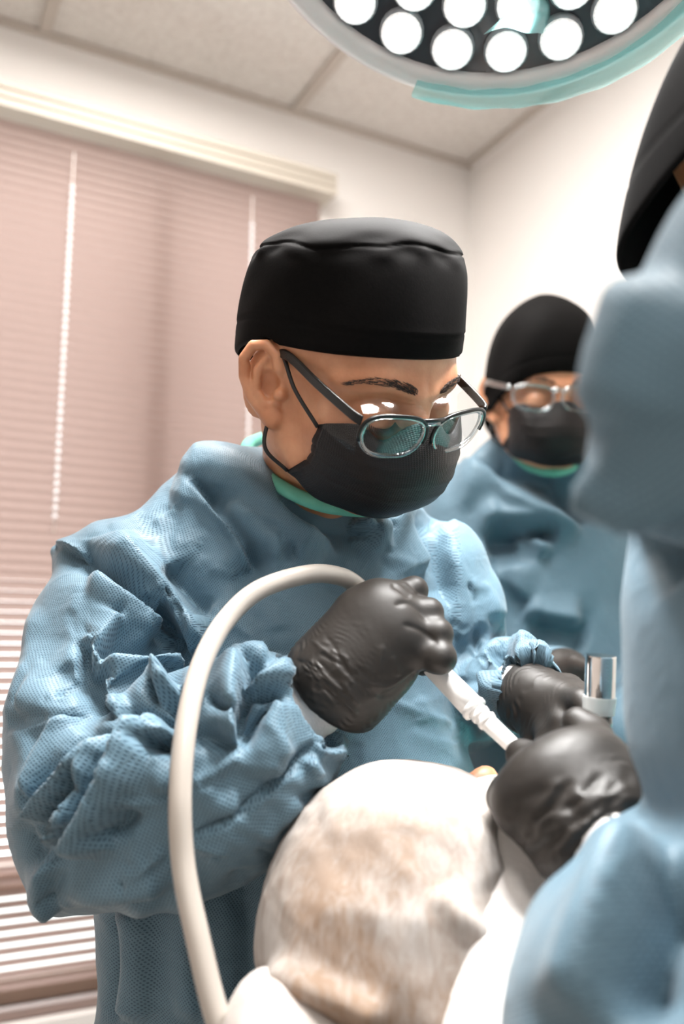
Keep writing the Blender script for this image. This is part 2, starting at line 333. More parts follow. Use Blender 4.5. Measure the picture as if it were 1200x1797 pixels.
M = dict(
    wall=mat('wall_paint', (.80, .765, .735), .85, bump=(220, .08, .002)), tile=tile_mat(), tbar=mat('grid_bar', (.52, .46, .41), .5),
    floor=mat('floor_vinyl', (.5, .46, .42), .4, noise=(12, .5, (.42, .38, .35))), frame=mat('window_frame', (.38, .26, .2), .5),
    valance=mat('valance', (.55, .495, .425), .5), slat=slat_mat(), cord=mat('cord', (.85, .80, .76), .6), bead=mat('bead', (.92, .92, .95), .12, coat=.6),
    glass=clear('window_glass', (.95, .97, .97), .03), ground=mat('pavement', (.55, .53, .5), .9, noise=(3, .5, (.4, .4, .38))),
    gown=gown_mat('gown_cloth', (.118, .205, .265), (.045, .092, .135)), collar=mat('collar_knit', (.11, .40, .30), .8, bump=(300, .3, .002), noise=(90, .4, (.17, .50, .39))),
    black=mat('cap_cotton', (.0030, .0027, .0026), .78, spec=.06, bump=(600, .2, .0006), sheen=.004, noise=(300, .4, (.006, .005, .005))),
    mask=mask_mat(), elastic=mat('elastic', (.008, .008, .008), .6), skin=skin_mat(), hair=mat('brow_hair', (.035, .02, .014), .6),
    nitrile=glove_mat(), cuff=mat('knit_cuff', (.84, .80, .78), .85, bump=(400, .4, .002)), hose=mat('hose_rubber', (.42, .38, .34), .28, coat=.25, noise=(20, .25, (.5, .43, .37))),
    white=mat('white_plastic', (.86, .84, .82), .3, coat=.2), chrome=mat('chrome', (.86, .82, .80), .08, metal=1), frost=film('frosted_plastic', (.85, .86, .86), .25),
    darkglass=mat('dark_glass', (.03, .03, .025), .08, coat=.5), clear=clear('clear_plastic', (.95, .96, .965), .02, .06, .3), lens=clear('lens', (.80, .85, .89), .028, .01), rimclear=clear('rim_plastic', (.84, .87, .88), .22, .05),
    frameblack=mat('black_plastic', (.005, .005, .005), .32, spec=.35, coat=.1), teal=mat('teal_drape', (.10, .50, .47), .7, noise=(20, .4, (.08, .42, .40))),
    bouffant=bouffant_mat(), towel=mat('white_gauze', (.86, .82, .79), .85, bump=(120, .4, .004)), lampwhite=mat('lamp_shell', (.78, .74, .74), .3, coat=.3),
    lampface=mat('lamp_face', (.05, .055, .065), .25, coat=.3), lampring=mat('lens_ring', (.55, .57, .6), .15, metal=.4), led=mat('led_lens', (.9, .9, .9), .2, emit=((1, .98, .97), 1.3)), film=film('teal_film', (.42, .76, .76), .55),
    trouser=mat('trousers', (.012, .014, .018), .8), shoe=mat('shoe_leather', (.015, .015, .015), .4), vinyl=mat('chair_vinyl', (.35, .38, .4), .45), steel=mat('steel', (.6, .6, .6), .3, metal=1),
    rim=mat('earring', (.7, .68, .68), .2, metal=.8), ledpanel=mat('troffer_panel', (.9, .9, .9), .5, emit=((1, .97, .93), 2.0)))

def led_mat():
    m = mat('led_lens', (.9, .9, .9), .2, emit=((1, .98, .97), 1.2)); n, l = m.node_tree.nodes, m.node_tree.links; b = n['Principled BSDF']
    tc = n.new('ShaderNodeTexCoord'); ln_ = n.new('ShaderNodeVectorMath'); ln_.operation = 'LENGTH'; mp = n.new('ShaderNodeMapping'); mp.inputs['Scale'].default_value = (1, 1, 0); l.new(tc.outputs['Object'], mp.inputs[0]); l.new(mp.outputs[0], ln_.inputs[0])
    v = n.new('ShaderNodeTexVoronoi'); v.inputs['Scale'].default_value = 380; l.new(tc.outputs['Object'], v.inputs['Vector'])
    rp = n.new('ShaderNodeMapRange'); rp.inputs[1].default_value = .010; rp.inputs[2].default_value = .0205; rp.inputs[3].default_value = 2.2; rp.inputs[4].default_value = .22; l.new(ln_.outputs['Value'], rp.inputs[0])
    mu = n.new('ShaderNodeMath'); mu.operation = 'MULTIPLY'; a2 = n.new('ShaderNodeMath'); a2.operation = 'ADD'; a2.inputs[1].default_value = .45; l.new(v.outputs['Distance'], a2.inputs[0]); l.new(rp.outputs[0], mu.inputs[0]); l.new(a2.outputs[0], mu.inputs[1]); l.new(mu.outputs[0], b.inputs['Emission Strength']); return m
M['led'] = led_mat()
# ------------------------------------------------------------------ room: corner, window wall, right wall
AX = np.array([math.sin(R(62.0)), math.cos(R(62.0)), 0])        # along the window wall, towards the corner
NX = np.array([-AX[1], AX[0], 0])                               # out through the window
def ceil_pt(px, py):
    d = ray(px, py); return np.array([0, 0, ZC])+d*(CEIL-ZC)/d[2]
CORNER = ceil_pt(823, 298)
LW = 3.1; LR = 3.6                                              # lengths of the two walls from the corner
def wl(s, n, z):                                                # s metres left of the corner, n out of the room
    return np.array([CORNER[0], CORNER[1], 0])-AX*s+NX*n+np.array([0, 0, z])
def on_wall(px, py, n=0.0):
    d = ray(px, py); o = np.array([0, 0, ZC]); c = wl(0, n, 0)
    t = ((c-o)@NX)/(d@NX); p = o+d*t; return (wl(0, 0, 0)-p)@AX, p[2]
WM = np.stack([AX, NX, [0, 0, 1]], 1)
def wbox(mb, s0, s1, n0, n1, z0, z1):
    return mb.box(wl((s0+s1)/2, (n0+n1)/2, (z0+z1)/2), (abs(s1-s0), abs(n1-n0), abs(z1-z0)), WM)
sv, zv = on_wall(566, 352); s0w = sv+.012                       # right end of valance
zt0 = on_wall(560, 370)[1]; zb_blind = on_wall(100, 1745)[1]
WS0, WS1 = s0w+.02, s0w+1.75                                    # window opening
WZ0, WZ1 = zb_blind-.02, zt0-.01
mb = MB(); TH = .12
wbox(mb, -TH, WS0, 0, TH, 0, CEIL); wbox(mb, WS1, LW, 0, TH, 0, CEIL); wbox(mb, WS0, WS1, 0, TH, 0, WZ0); wbox(mb, WS0, WS1, 0, TH, WZ1, CEIL)
structure(mb.build('wall_left', M['wall'], smooth=False))
mb = MB(); mb.box(wl(-TH/2, -LR/2, CEIL/2), (TH, LR, CEIL), WM); structure(mb.build('wall_right', M['wall'], smooth=False))
mb = MB(); mb.box(wl(LW/2, -LR-TH/2, CEIL/2), (LW+2*TH, TH, CEIL), WM); structure(mb.build('wall_back', M['wall'], smooth=False))
mb = MB(); mb.box(wl(LW+TH/2, -LR/2, CEIL/2), (TH, LR, CEIL), WM); structure(mb.build('wall_far', M['wall'], smooth=False))
mb = MB(); mb.box(wl(LW/2, -LR/2, -.05), (LW+2*TH, LR+2*TH, .1), WM); structure(mb.build('floor', M['floor'], smooth=False))
mb = MB(); mb.box(wl(LW/2, 3.1, -.45), (9, 6, .1), WM); structure(mb.build('ground_outside', M['ground'], smooth=False))
mb = MB(); mb.box(wl(.4, -.006, .05), (.8, .012, .1), WM); wbox(mb, .8, LW, -.012, 0, 0, .1); structure(mb.build('baseboard_left', M['valance'], smooth=False))
# ceiling: slab, T-bars, lay-in tiles
ceil = bpy.data.objects.new('ceiling', None); COL.objects.link(ceil); structure(ceil)
mb = MB(); mb.box(wl(LW/2, -LR/2, CEIL+.09), (LW+2*TH, LR+2*TH, .06), WM); mb.build('slab', M['wall'], ceil, False)
TS = .61; FIRST = float(np.linalg.norm(ceil_pt(520, 196)-CORNER)); xs = [0.0]+[FIRST+TS*i for i in range(9) if FIRST+TS*i < LW]+[LW]
ys = [0.0]+[TS*2*(i+1) for i in range(9) if TS*2*(i+1) < LR]+[LR]
for i, s in enumerate(xs[1:-1]):
    mb = MB(); mb.box(wl(s, -LR/2-.012, CEIL+.006), (.025, LR-.024, .012), WM); mb.build('grid_bar', M['tbar'], ceil, False)
for s in ys[1:-1]:
    mb = MB(); mb.box(wl(LW/2, -s, CEIL+.006), (LW, .025, .0118), WM); mb.build('grid_bar', M['tbar'], ceil, False)
for (a, b) in ((wl(LW/2, -.011, CEIL+.004), (LW, .022, .008)), (wl(.011, -LR/2, CEIL+.0045), (.022, LR, .008))):
    mb = MB(); mb.box(a, b, WM); mb.build('wall_angle', M['tbar'], ceil, False)
for i in range(len(xs)-1):
    for j in range(len(ys)-1):
        mb = MB(); g = .012; mb.box(wl((xs[i]+xs[i+1])/2, -(ys[j]+ys[j+1])/2, CEIL+.018), (xs[i+1]-xs[i]-g, ys[j+1]-ys[j]-g, .016), WM); mb.build('tile', M['tile'], ceil, False)
# ceiling light panels behind the camera
for i, (tx, ty) in enumerate(TROFFERS):
    t = thing('ceiling_light', ['flat white ceiling light panel above the masked assistant, out of shot', 'flat white ceiling light panel behind the photographer, out of shot'][i], 'ceiling light', (tx, ty, CEIL-.02), 'recessed ceiling light panels')
    mb = MB(); mb.box((tx, ty, CEIL-.008), (.62, 1.22, .016), WM); mb.build('frame', M['lampwhite'], t, False)
    mb = MB(); mb.box((tx, ty, CEIL-.018), (.56, 1.16, .004), WM); mb.build('diffuser', M['ledpanel'], t, False)
    L = bpy.data.lights.new('panel_light', 'AREA'); L.shape = 'RECTANGLE'; L.size = .54; L.size_y = 1.14; L.energy = TROFFER_POWER[i]; L.color = (1, .965, .93)
    lo = bpy.data.objects.new('panel_light', L); COL.objects.link(lo); lo.location = (tx, ty, CEIL-.03); lo.rotation_euler = (0, 0, R(28.0))
# window
win = bpy.data.objects.new('window_1', None); COL.objects.link(win); structure(win); win.location = wl((WS0+WS1)/2, .06, WZ0)
smull = on_wall(268, 560, .03)[0]; zrail = on_wall(40, 1535, .06)[1]
fw = .045
for (a, b, c, d) in ((WS0, WS0+fw, WZ0, WZ1), (WS1-fw, WS1, WZ0, WZ1), (WS0+fw, WS1-fw, WZ1-fw, WZ1), (WS0+fw, WS1-fw, WZ0, WZ0+fw)):
    mb = MB(); wbox(mb, a, b, .05, .11, c, d); mb.build('frame', M['frame'], win, False)
mb = MB(); wbox(mb, smull-.03, smull+.03, .0, .11, WZ0+fw, WZ1-fw); mb.build('mullion', M['frame'], win, False)
for a, b in ((WS0+fw, smull-.03), (smull+.03, WS1-fw)):
    mb = MB(); wbox(mb, a, b, .0, .10, zrail-.022, zrail+.022); mb.build('rail', M['frame'], win, False)
    for c, d in ((WZ0+fw, zrail-.022), (zrail+.022, WZ1-fw)):
        mb = MB(); wbox(mb, a, b, .078, .082, c, d); mb.build('pane', M['glass'], win, False)
mb = MB(); wbox(mb, WS0-.05, WS1+.05, -.07, .05, WZ0-.03, WZ0); mb.build('sill', M['wall'], win, False)
# venetian blind
bl = thing('window_blind', 'dusty-pink venetian blind with beaded cords hanging in the window behind the assistant', 'blind', wl((WS0+WS1)/2, -.02, WZ0))
zva, zvb = on_wall(566, 331)[1], on_wall(566, 368)[1]
mb = MB(); hv = zva-zvb
wbox(mb, s0w-.01, WS1+.05, -.075, -.001, zvb+.002, zva-.003); va = mb.build('valance', M['valance'], bl, False)
for k in range(3):
    mb = MB(); zz = zvb+hv*(.14+.36*k); wbox(mb, s0w-.012, WS1+.05, -.081, -.074, zz-hv*.12, zz+hv*.12); mb.build('valance_ridge', M['valance'], va, False)
PITCHS = .0205; zs = zvb-.004; proto = None; n_sl = int((zs-WZ0-.03)/PITCHS); tilt = R(49)
cs = 6; arc = np.linspace(-.0125, .0125, cs)
for k in range(n_sl):
    z = zs-.012-k*PITCHS
    if proto is None:
        V = []
        for sgn in (WS0-.005, WS1+.03):
            for a in arc:
                crown = .0022*(1-(a/.0125)**2)
                n_ = -a*math.cos(tilt)-crown*math.sin(tilt); zz = a*math.sin(tilt)-crown*math.cos(tilt)
                V.append(wl(sgn, -.034, 0)-wl(0, 0, 0)+NX*n_*-1*-1+np.array([0, 0, zz]))
        Fq = [(i, i+1, cs+i+1, cs+i) for i in range(cs-1)]
        base = wl(0, 0, 0)
        proto = mesh_obj('slat', [v+base-np.array(bl.location) for v in V], Fq, M['slat']); proto.parent = bl; proto.location = (0, 0, z)
    else:
        c = proto.copy(); COL.objects.link(c); c.parent = bl; c.location = (0, 0, z)
for o in list(bl.children):
    if o.name.startswith('slat'): pass
mb = MB(); wbox(mb, WS0-.005, WS1+.03, -.047, -.021, WZ0+.004, WZ0+.02); mb.build('bottom_rail', M['slat'], bl, False)
for (xa, ya, yb, yc) in ((130, 268, 330, 935), (443, 345, 395, 800)):
    s_, z_ = on_wall(xa, ya, -.055); zb = on_wall(xa, yb, -.055)[1]; ze = on_wall(xa-15, yc, -.055)[1]
    mb = MB(); mb.tube([wl(s_, -.055, z_), wl(s_, -.055, ze)], .0012, 6); cd = mb.build('pull_cord', M['cord'], bl)
    nb = int((zb-ze)/.0165); pr = None
    for k in range(nb):
        if pr is None:
            mbs = MB(); a_ = np.linspace(0, math.pi, 7)
            Vv = np.array([[[math.sin(t)*math.cos(p), math.sin(t)*math.sin(p), math.cos(t)] for p in np.linspace(0, 2*math.pi, 11)] for t in a_])*.0050
            v_, f_ = grid(Vv); pr = mesh_obj('bead', v_, f_, M['bead']); pr.parent = cd; b0 = pr
        else:
            b0 = pr.copy(); COL.objects.link(b0); b0.parent = cd
        b0.location = Vector(wl(s_, -.055, zb-k*.0165)); b0.matrix_parent_inverse = Matrix.Identity(4)

# fix parenting of parts: parents at a location keep world positions through the inverse set in mesh_obj

# ------------------------------------------------------------------ heads
EARW = np.array([.50, -.866, 0]); EARH = np.array([0, -.16, .987]); EARO = np.cross(EARH, EARW)
EARO = EARO/np.linalg.norm(EARO); EARO = EARO if EARO[0] > 0 else -EARO
EARC = np.array([.0685, .006, -.004])
def ear_pt(s, t, o=0): return EARC+EARW*s+EARH*t+EARO*o
HELIX = [(.008, .004, .002), (.004, .016, .004), (.006, .027, .005), (.015, .034, .006), (.026, .031, .007), (.034, .018, .007), (.034, .002, .006), (.028, -.014, .005), (.017, -.026, .003), (.009, -.033, .002)]
def head_sdf(p, neck=None, nr=(.054, .062)):
    q = p.copy(); q[:, 0] = np.abs(q[:, 0])
    d = smin(ell(q, (0, -.012, .038), (.074, .096, .086)), ell(q, (0, .026, -.030), (.060, .064, .078)), .03)
    d = smin(d, chain(q, [((.054, -.004, -.045), .016), ((.048, .02, -.066), .017), ((.02, .066, -.086), .016)]), .03)
    d = smin(d, sph(q, (0, .076, -.085), .016), .02)
    d = smin(d, ell(q, (0, .030, .046), (.064, .060, .058)), .03)
    d = smin(d, sph(q, (.045, .054, -.030), .018), .025)
    d = smin(d, chain(q, [((.056, .062, .018), .007), ((.034, .081, .023), .009), ((.008, .089, .016), .009)]), .018)
    d = smax(d, -ell(q, (.033, .101, -.003), (.023, .0225, .018)), .011)
    d = smin(d, ell(q, (.032, .0735, -.004), (.0175, .016, .0145)), .004)
    d = smin(d, ell(q, (.032, .080, -.0135), (.016, .009, .004)), .006)
    d = smin(d, chain(q, [((0, .089, .008), .0075), ((0, .098, -.014), .008), ((0, .106, -.036), .0095)]), .012)
    d = smin(d, sph(q, (.012, .097, -.040), .007), .01)
    ear = ell(q, ear_pt(.018, .0, .001), (.005, .019, .033), np.stack([EARO, EARW, EARH], 1))
    hel = chain(q, [(ear_pt(h[0], h[1], h[2]+.0015), .0046) for h in HELIX]); ear = smin(ear, hel, .003)
    ear = smin(ear, ell(q, ear_pt(.010, -.029, .002), (.005, .0085, .0095), np.stack([EARO, EARW, EARH], 1)), .005)
    ear = smax(ear, -ell(q, ear_pt(.0135, -.002, .008), (.0112, .0105, .0150), np.stack([EARO, EARW, EARH], 1)), .003)
    ear = smin(ear, ell(q, ear_pt(.016, .0, -.0045), (.0032, .0185, .032), np.stack([EARO, EARW, EARH], 1)), .003)
    ear = smin(ear, chain(q, [(ear_pt(.015, .024, .005), .003), (ear_pt(.023, .010, .007), .0035), (ear_pt(.023, -.008, .006), .0035), (ear_pt(.015, -.019, .004), .0035)]), .003)
    ear = smin(ear, sph(q, ear_pt(.002, -.006, .006), .0055), .005)
    d = smin(d, ear, .006)
    if neck is not None: d = smin(d, chain(p, neck), .03)
    return d
def head_grad(p):
    e = 1e-3; p = p.astype(np.float32); g = np.stack([head_sdf(p+np.float32(e)*np.eye(3, dtype=np.float32)[k])-head_sdf(p-np.float32(e)*np.eye(3, dtype=np.float32)[k]) for k in range(3)], 1)
    return g/(np.linalg.norm(g, axis=1)[:, None]+1e-9)
def clear_of_head(V, gap, it=3):
    for _ in range(it):
        d = head_sdf(V.astype(np.float32)); m = d < gap
        if m.any(): V[m] += head_grad(V[m])*(gap-d[m])[:, None]
    return V
def on_face(pts, gap=.0004):
    V = np.array(pts, float)
    for _ in range(6): V += head_grad(V)*(gap-head_sdf(V.astype(np.float32)))[:, None]
    return V
def person_head(par, Mh, Oh, neck_world, h=.0022, name='body'):
    """skin of head, ears and neck: one surface. Mh, Oh: pose of the head"""
    Mi = np.linalg.inv(Mh).T; nk = [((np.asarray(a)-Oh)@Mi, r) for a, r in neck_world]; nk = [(a.astype(np.float32), r) for a, r in nk]
    lo = np.minimum([-.115, -.125, -.14], np.min([a for a, _ in nk], 0)-.14); hi = np.maximum([.115, .14, .135], np.max([a for a, _ in nk], 0)+.14)
    V, Q = polygonize(lambda p: head_sdf(p, nk), lo, hi, h); V = relax(V, Q, 1, .4)
    return mesh_obj(name, V@Mh.T+Oh, Q, M['skin'], par)
def brows_lashes(par, Mh, Oh, density=150):
    brow = on_face(spline([(.011, .095, .0195), (.024, .093, .0240), (.040, .085, .0260), (.058, .068, .020)], 40)); lash = on_face(spline([(.017, .085, -.011), (.025, .091, -.0145), (.034, .092, -.0145), (.047, .082, -.010)], 34))
    for sx in (1, -1):
        mb = MB()
        for i in range(int(density*1.4)):
            t = random.random()**.85; base = brow[int(t*39)]
            width = .0034*min(1, .45+t*3)*(1-t)**.4+.0008
            b = base+np.array([0, 0, (random.random()-.5)*2*width]); d = np.array([.6+.3*t, -.15-.6*t, .55-.75*t+random.uniform(-.15, .15)]); d /= np.linalg.norm(d)
            tip = b+d*random.uniform(.004, .007); tip[1] += .0005
            mb.tube([b*[sx, 1, 1], (b+tip)/2*[sx, 1, 1]+np.array([0, .001, 0]), tip*[sx, 1, 1]], [.0003, .00028, .0001], 3, False)
        V = np.array(mb.v)@Mh.T+Oh; mesh_obj('eyebrow', V, mb.f, M['hair'], par)
        mb = MB()
        for i in range(34):
            t = i/33; b = lash[i]
            tip = b+np.array([(t-.5)*.006, .0075, -.0045]); mb.tube([b*[sx, 1, 1], (b+tip)/2*[sx, 1, 1]+np.array([0, 0, -.001]), tip*[sx, 1, 1]], [.0004, .0003, .0001], 3, False)
        V = np.array(mb.v)@Mh.T+Oh; mesh_obj('eyelashes', V, mb.f, M['hair'], par)
def cap_mesh(par, Mh, Oh, rim=(.050, .035, -.012), top=.143, a=.080, b=.102, boxy=True, seam=True, point=0.0, label=None):
    n = 160; th = np.linspace(0, 2*math.pi, n, endpoint=False)
    c = np.cos(th); zr = np.where(c > 0, rim[1]+(rim[0]-rim[1])*c, rim[1]+(rim[2]-rim[1])*np.abs(c)**1.3)
    if boxy: prof = [(-.03, 1.0), (0, 1.035), (.10, 1.038), (.25, 1.035), (.45, 1.015), (.60, .99), (.70, .955), (.78, .90), (.86, .79), (.93, .61), (.98, .34), (1, 0.0)]
    else: prof = [(-.03, .965), (0, 1.0), (.15, 1.015), (.35, 1.0), (.55, .94), (.72, .82), (.85, .64), (.94, .42), (.985, .2), (1, 0.0)]
    pr = spline(prof, 70); rings = []
    for i, (t, rho) in enumerate(pr):
        rho = max(rho, 0)
        x = a*rho*np.sign(np.sin(th))*np.abs(np.sin(th))**.88; y = -.007+b*rho*np.sign(c)*np.abs(c)**.92
        z = zr+(top-zr)*t-.02*0
        if boxy: z = np.where(t > .25, z+.022*c*rho*(t-.25)/.75, z)
        if boxy: y = y-.014*np.clip(c, 0, 1)*np.clip((t-.2)/.5, 0, 1)*min(1, rho*1.2)
        V = np.stack([x, y, z], 1)
        out = np.stack([np.sin(th), np.cos(th), 0*th], 1)
        wob = .0012*np.sin(3*th+4*t)+.0010*np.sin(7*th+1.3+6*t)
        if seam:
            ts = .745+.018*np.sin(4*th+.6)+.010*np.sin(9*th)
            g = np.exp(-((t-ts)/.009)**2); wob = wob-.0022*g
            pk = np.exp(-((t-ts+.045)/.05)**2); wob = wob+.0022*pk*np.sin(11*th+2*np.sin(3*th))*(.4+.6*np.sin(2*th+1)**2)+.002*np.exp(-((t-ts-.05)/.05)**2)*np.sin(6*th+1)
        hem = np.exp(-((t-.17)/.012)**2); wob = wob-.0010*hem
        V = V+out*wob[:, None]*min(1, rho*1.5); V[:, 2] += point*math.exp(-((1-t)/.05))
        rings.append(V)
    G = np.stack(rings); G = clear_of_head(G.reshape(-1, 3), .0025, 2).reshape(G.shape); r_, n_ = G.shape[:2]; idx = np.arange(r_*n_).reshape(r_, n_); nx = np.roll(idx, -1, 1)
    Q = np.stack([idx[:-1], nx[:-1], nx[1:], idx[1:]], -1).reshape(-1, 4)
    o = mesh_obj('scrub_cap', G.reshape(-1, 3)@Mh.T+Oh, Q, M['black'], par)
    return o
def mask_mesh(par, Mh, Oh, ears=True):
    nu, nv = 61, 46; U = np.linspace(-1, 1, nu); W_ = np.linspace(0, 1, nv)
    prof = spline([(0, .101, -.004), (.2, .114, -.026), (.4, .120, -.048), (.6, .117, -.067), (.8, .108, -.086), (1, .086, -.101)], nv)
    side = spline([(0, .056, -.020), (.25, .052, -.034), (.5, .048, -.048), (.75, .036, -.062), (1, .022, -.076)], nv)
    G = np.zeros((nv, nu, 3))
    for j in range(nv):
        yc, zc = prof[j, 1], prof[j, 2]; ys_, zs_ = side[j, 1], side[j, 2]
        v = W_[j]; hw = .0695-.006*v
        for i, u in enumerate(U):
            ang = abs(u)**.92*math.pi/2; k = math.cos(ang)**(.62+.25*v); xx = math.sin(ang)
            pinch = math.exp(-(u/.16)**2)*math.exp(-v*5)*.004
            G[j, i] = (math.copysign(hw*xx**1.02, u), ys_+(yc-ys_)*k+pinch, zs_+(zc-zs_)*k**.85-.016*math.exp(-((abs(u)-.33)/.16)**2)*math.exp(-v*7))
            pl = sum(math.exp(-((v-pv)/.02)**2) for pv in (.34, .5, .66))*abs(u)**.5
            G[j, i, 1] += .0016*pl+.0022*math.sin(9*u+7*v)*abs(u)*math.sin(math.pi*v)
            G[j, i, 2] += .0012*math.sin(11*u+3*v)*v
    G = clear_of_head(G.reshape(-1, 3), .0022).reshape(G.shape)
    V, Q = grid(G); uv = np.stack(np.meshgrid(U*.09, W_*.13), -1).reshape(-1, 2)
    o = mesh_obj('face_mask', V@Mh.T+Oh, Q[:, ::-1], M['mask'], par, uv=uv[Q[:, ::-1]].reshape(-1, 2)); thicken(o, .0012, 1)
    for sx, ci in ((1, nu-1), (-1, 0)):
        tp = G[2, ci]; bt = G[nv-2, ci]; et = ear_pt(.004, .030, .004)*[sx, 1, 1]; el = ear_pt(.014, -.026, -.001)*[sx, 1, 1]; eb = ear_pt(.020, .0, -.008)*[sx, 1, 1]
        for nm, pts in (('ear_loop', [tp, (tp+et)/2+np.array([.004*sx, 0, 0]), et, eb]), ('ear_loop', [bt, (bt+el)/2+np.array([.013*sx, 0, -.004]), el, eb])):
            mb = MB(); mb.tube(spline(pts, 24), .0017, 8); mesh_obj(nm, np.array(mb.v)@Mh.T+Oh, mb.f, M['elastic'], o)
    return o
def glasses(name, label, Mg, Og, ear_local=None, thick=1.0, shield=True, black=True, hood=.022):
    """wrap-around clear safety spectacles; local frame: x his right, y forward, z up, origin at the bridge"""
    g = thing(name, label, 'safety glasses', Og, 'clear safety glasses worn by the team')
    T = lambda pts: np.asarray(pts, float).reshape(-1, 3)@Mg.T+Og
    def put(nm, mb, m, parent=g): return mesh_obj(nm, T(mb.v), mb.f, m, parent)
    hw, hh, n = .0295, .0180, 48
    def outline(sx, k=1.0, dy=0):
        out = []
        for i in range(n):
            a = 2*math.pi*i/n; c, s = math.cos(a), math.sin(a); e = 2/2.9
            x = math.copysign(abs(c)**e, c)*hw*k; z = math.copysign(abs(s)**e, s)*hh*k
            if z < 0: x *= 1-.16*(-z/hh)
            xx = sx*(.0355)+x*1.0+sx*.0*z; y = -.9*(abs(xx)-.0)**2*2.1+dy
            out.append((xx, y+.0035*0, z-.004+ .05*abs(xx)))
        return np.array(out)
    for sx in (1, -1):
        o = outline(sx); mb = MB(); mb.tube(np.vstack([o, o[:2]]), .0024*thick, 8, False); put('lens_rim', mb, M['rimclear'])
        if black:
            sel = [i for i in range(n) if math.sin(2*math.pi*i/n) > -.25]; sel = sorted(sel, key=lambda i: ((i+6) % n)); o2 = outline(sx, 1.09, .0015)[sel]
            mb = MB(); mb.tube(o2, .0017*thick, 8); put('brow_bar', mb, M['frameblack'])
        lo = outline(sx, .97); V = np.vstack([lo.mean(0)+[0, .001, 0], lo]); mb = MB(); mb.add(V, [(0, i+1, (i+1) % n+1) for i in range(n)]); put('lens', mb, M['lens'])
        # temple
        hx = sx*.072; mb = MB()
        pts = spline([(sx*.067, -.009, .011), (hx, -.018, .013), (sx*.077, -.060, .016), (sx*.078, -.105, .018), (sx*.077, -.125, .010), (sx*.074, -.140, -.012)], 30)
        for dz in np.linspace(-.0026, .0026, 5): mb.tube(pts+np.array([0, 0, dz]), .0017*thick, 8)
        put('temple', mb, M['frameblack'] if black else M['rimclear'])
        if shield:
            zz = np.linspace(-.022, .014, 9); A = []
            for k, z in enumerate(zz):
                row = []
                for j in range(8):
                    t = j/7; row.append((sx*(.066+.012*t-.003*(z/.02)**2), -.010-.045*t*(1-.25*abs(z/.022)), z*(1-.25*t)+.002*t))
                A.append(row)
            v_, f_ = grid(np.array(A)); mb = MB(); mb.add(v_, f_); put('side_shield', mb, M['clear'])
            A = []
            for j in range(14):
                t = j/13; x = sx*(.006+.062*t); y0 = -.9*x*x*2.1
                A.append([(x*(1-.02*k), y0-hood*k/5, .0185+.0035*math.sin(math.pi*t)+.05*abs(x)-.004+.006*math.sin(k/5*1.5)) for k in range(6)])
            v_, f_ = grid(np.array(A)); mb = MB(); mb.add(v_, f_); put('brow_shield', mb, M['clear'])
    mb = MB(); mb.tube(spline([(-.010, -.001, .008), (0, .0015, .0105), (.010, -.001, .008)], 10), .0032*thick, 10); put('bridge', mb, M['rimclear'])
    if black:
        mb = MB(); mb.tube(spline([(-.012, .0005, .0125), (0, .003, .0135), (.012, .0005, .0125)], 10), .0018*thick, 10); put('bridge_bar', mb, M['frameblack'])
    return g
def cyl_tube(mb, A, n=None): return mb

# ------------------------------------------------------------------ main assistant
person1 = thing('person', 'standing person in blue gown, black cap and mask, steering the suction hose', 'person', (-.06, .95, 0))
MH = rotm(225.8, -29.7, 14.9)@np.diag([1.06, 1.05, .98]); OH = np.array([.0035, .801, 1.509])
SR, SL = P(205, 1010, .88), P(768, 1005, 1.0)
MID = (SR+SL)/2
NB = P(560, 870, .93)
person_head(person1, MH, OH, [(OH+MH@np.array([0, -.022, -.055]), .053), (NB+np.array([0, .01, 0]), .056), (MID+np.array([0, .02, -.05]), .07)], .0016)
brows_lashes(person1, MH, OH)
cap_mesh(person1, MH, OH)
mask_mesh(person1, MH, OH)
TA = (SL-SR); TA[2] = 0; TA /= np.linalg.norm(TA); TF = np.array([TA[1], -TA[0], 0])
def torso_q(p, c, a, f, s):
    q = p-np.asarray(c, np.float32); return np.stack([q@a.astype(np.float32), (q@f.astype(np.float32))*s, q[:, 2]], 1).astype(np.float32)
ARM_R = [(SR, .056), (P(182, 1120, .86), .066), (P(170, 1270, .82), .074), (P(172, 1410, .79), .072)]
FORE_R = [(P(185, 1430, .78), .070), (P(290, 1400, .755), .078), (P(390, 1345, .745), .078), (P(458, 1296, .74), .062), (P(500, 1262, .737), .043)]
ARM_L = [(SL, .055), (P(795, 1080, 1.0), .050), (P(832, 1210, 1.0), .048)]
FORE_L = [(P(842, 1215, .99), .050), (P(890, 1200, .93), .044), (P(928, 1212, .885), .036)]
WR = P(560, 1215, .737); WL = P(930, 1228, .875)
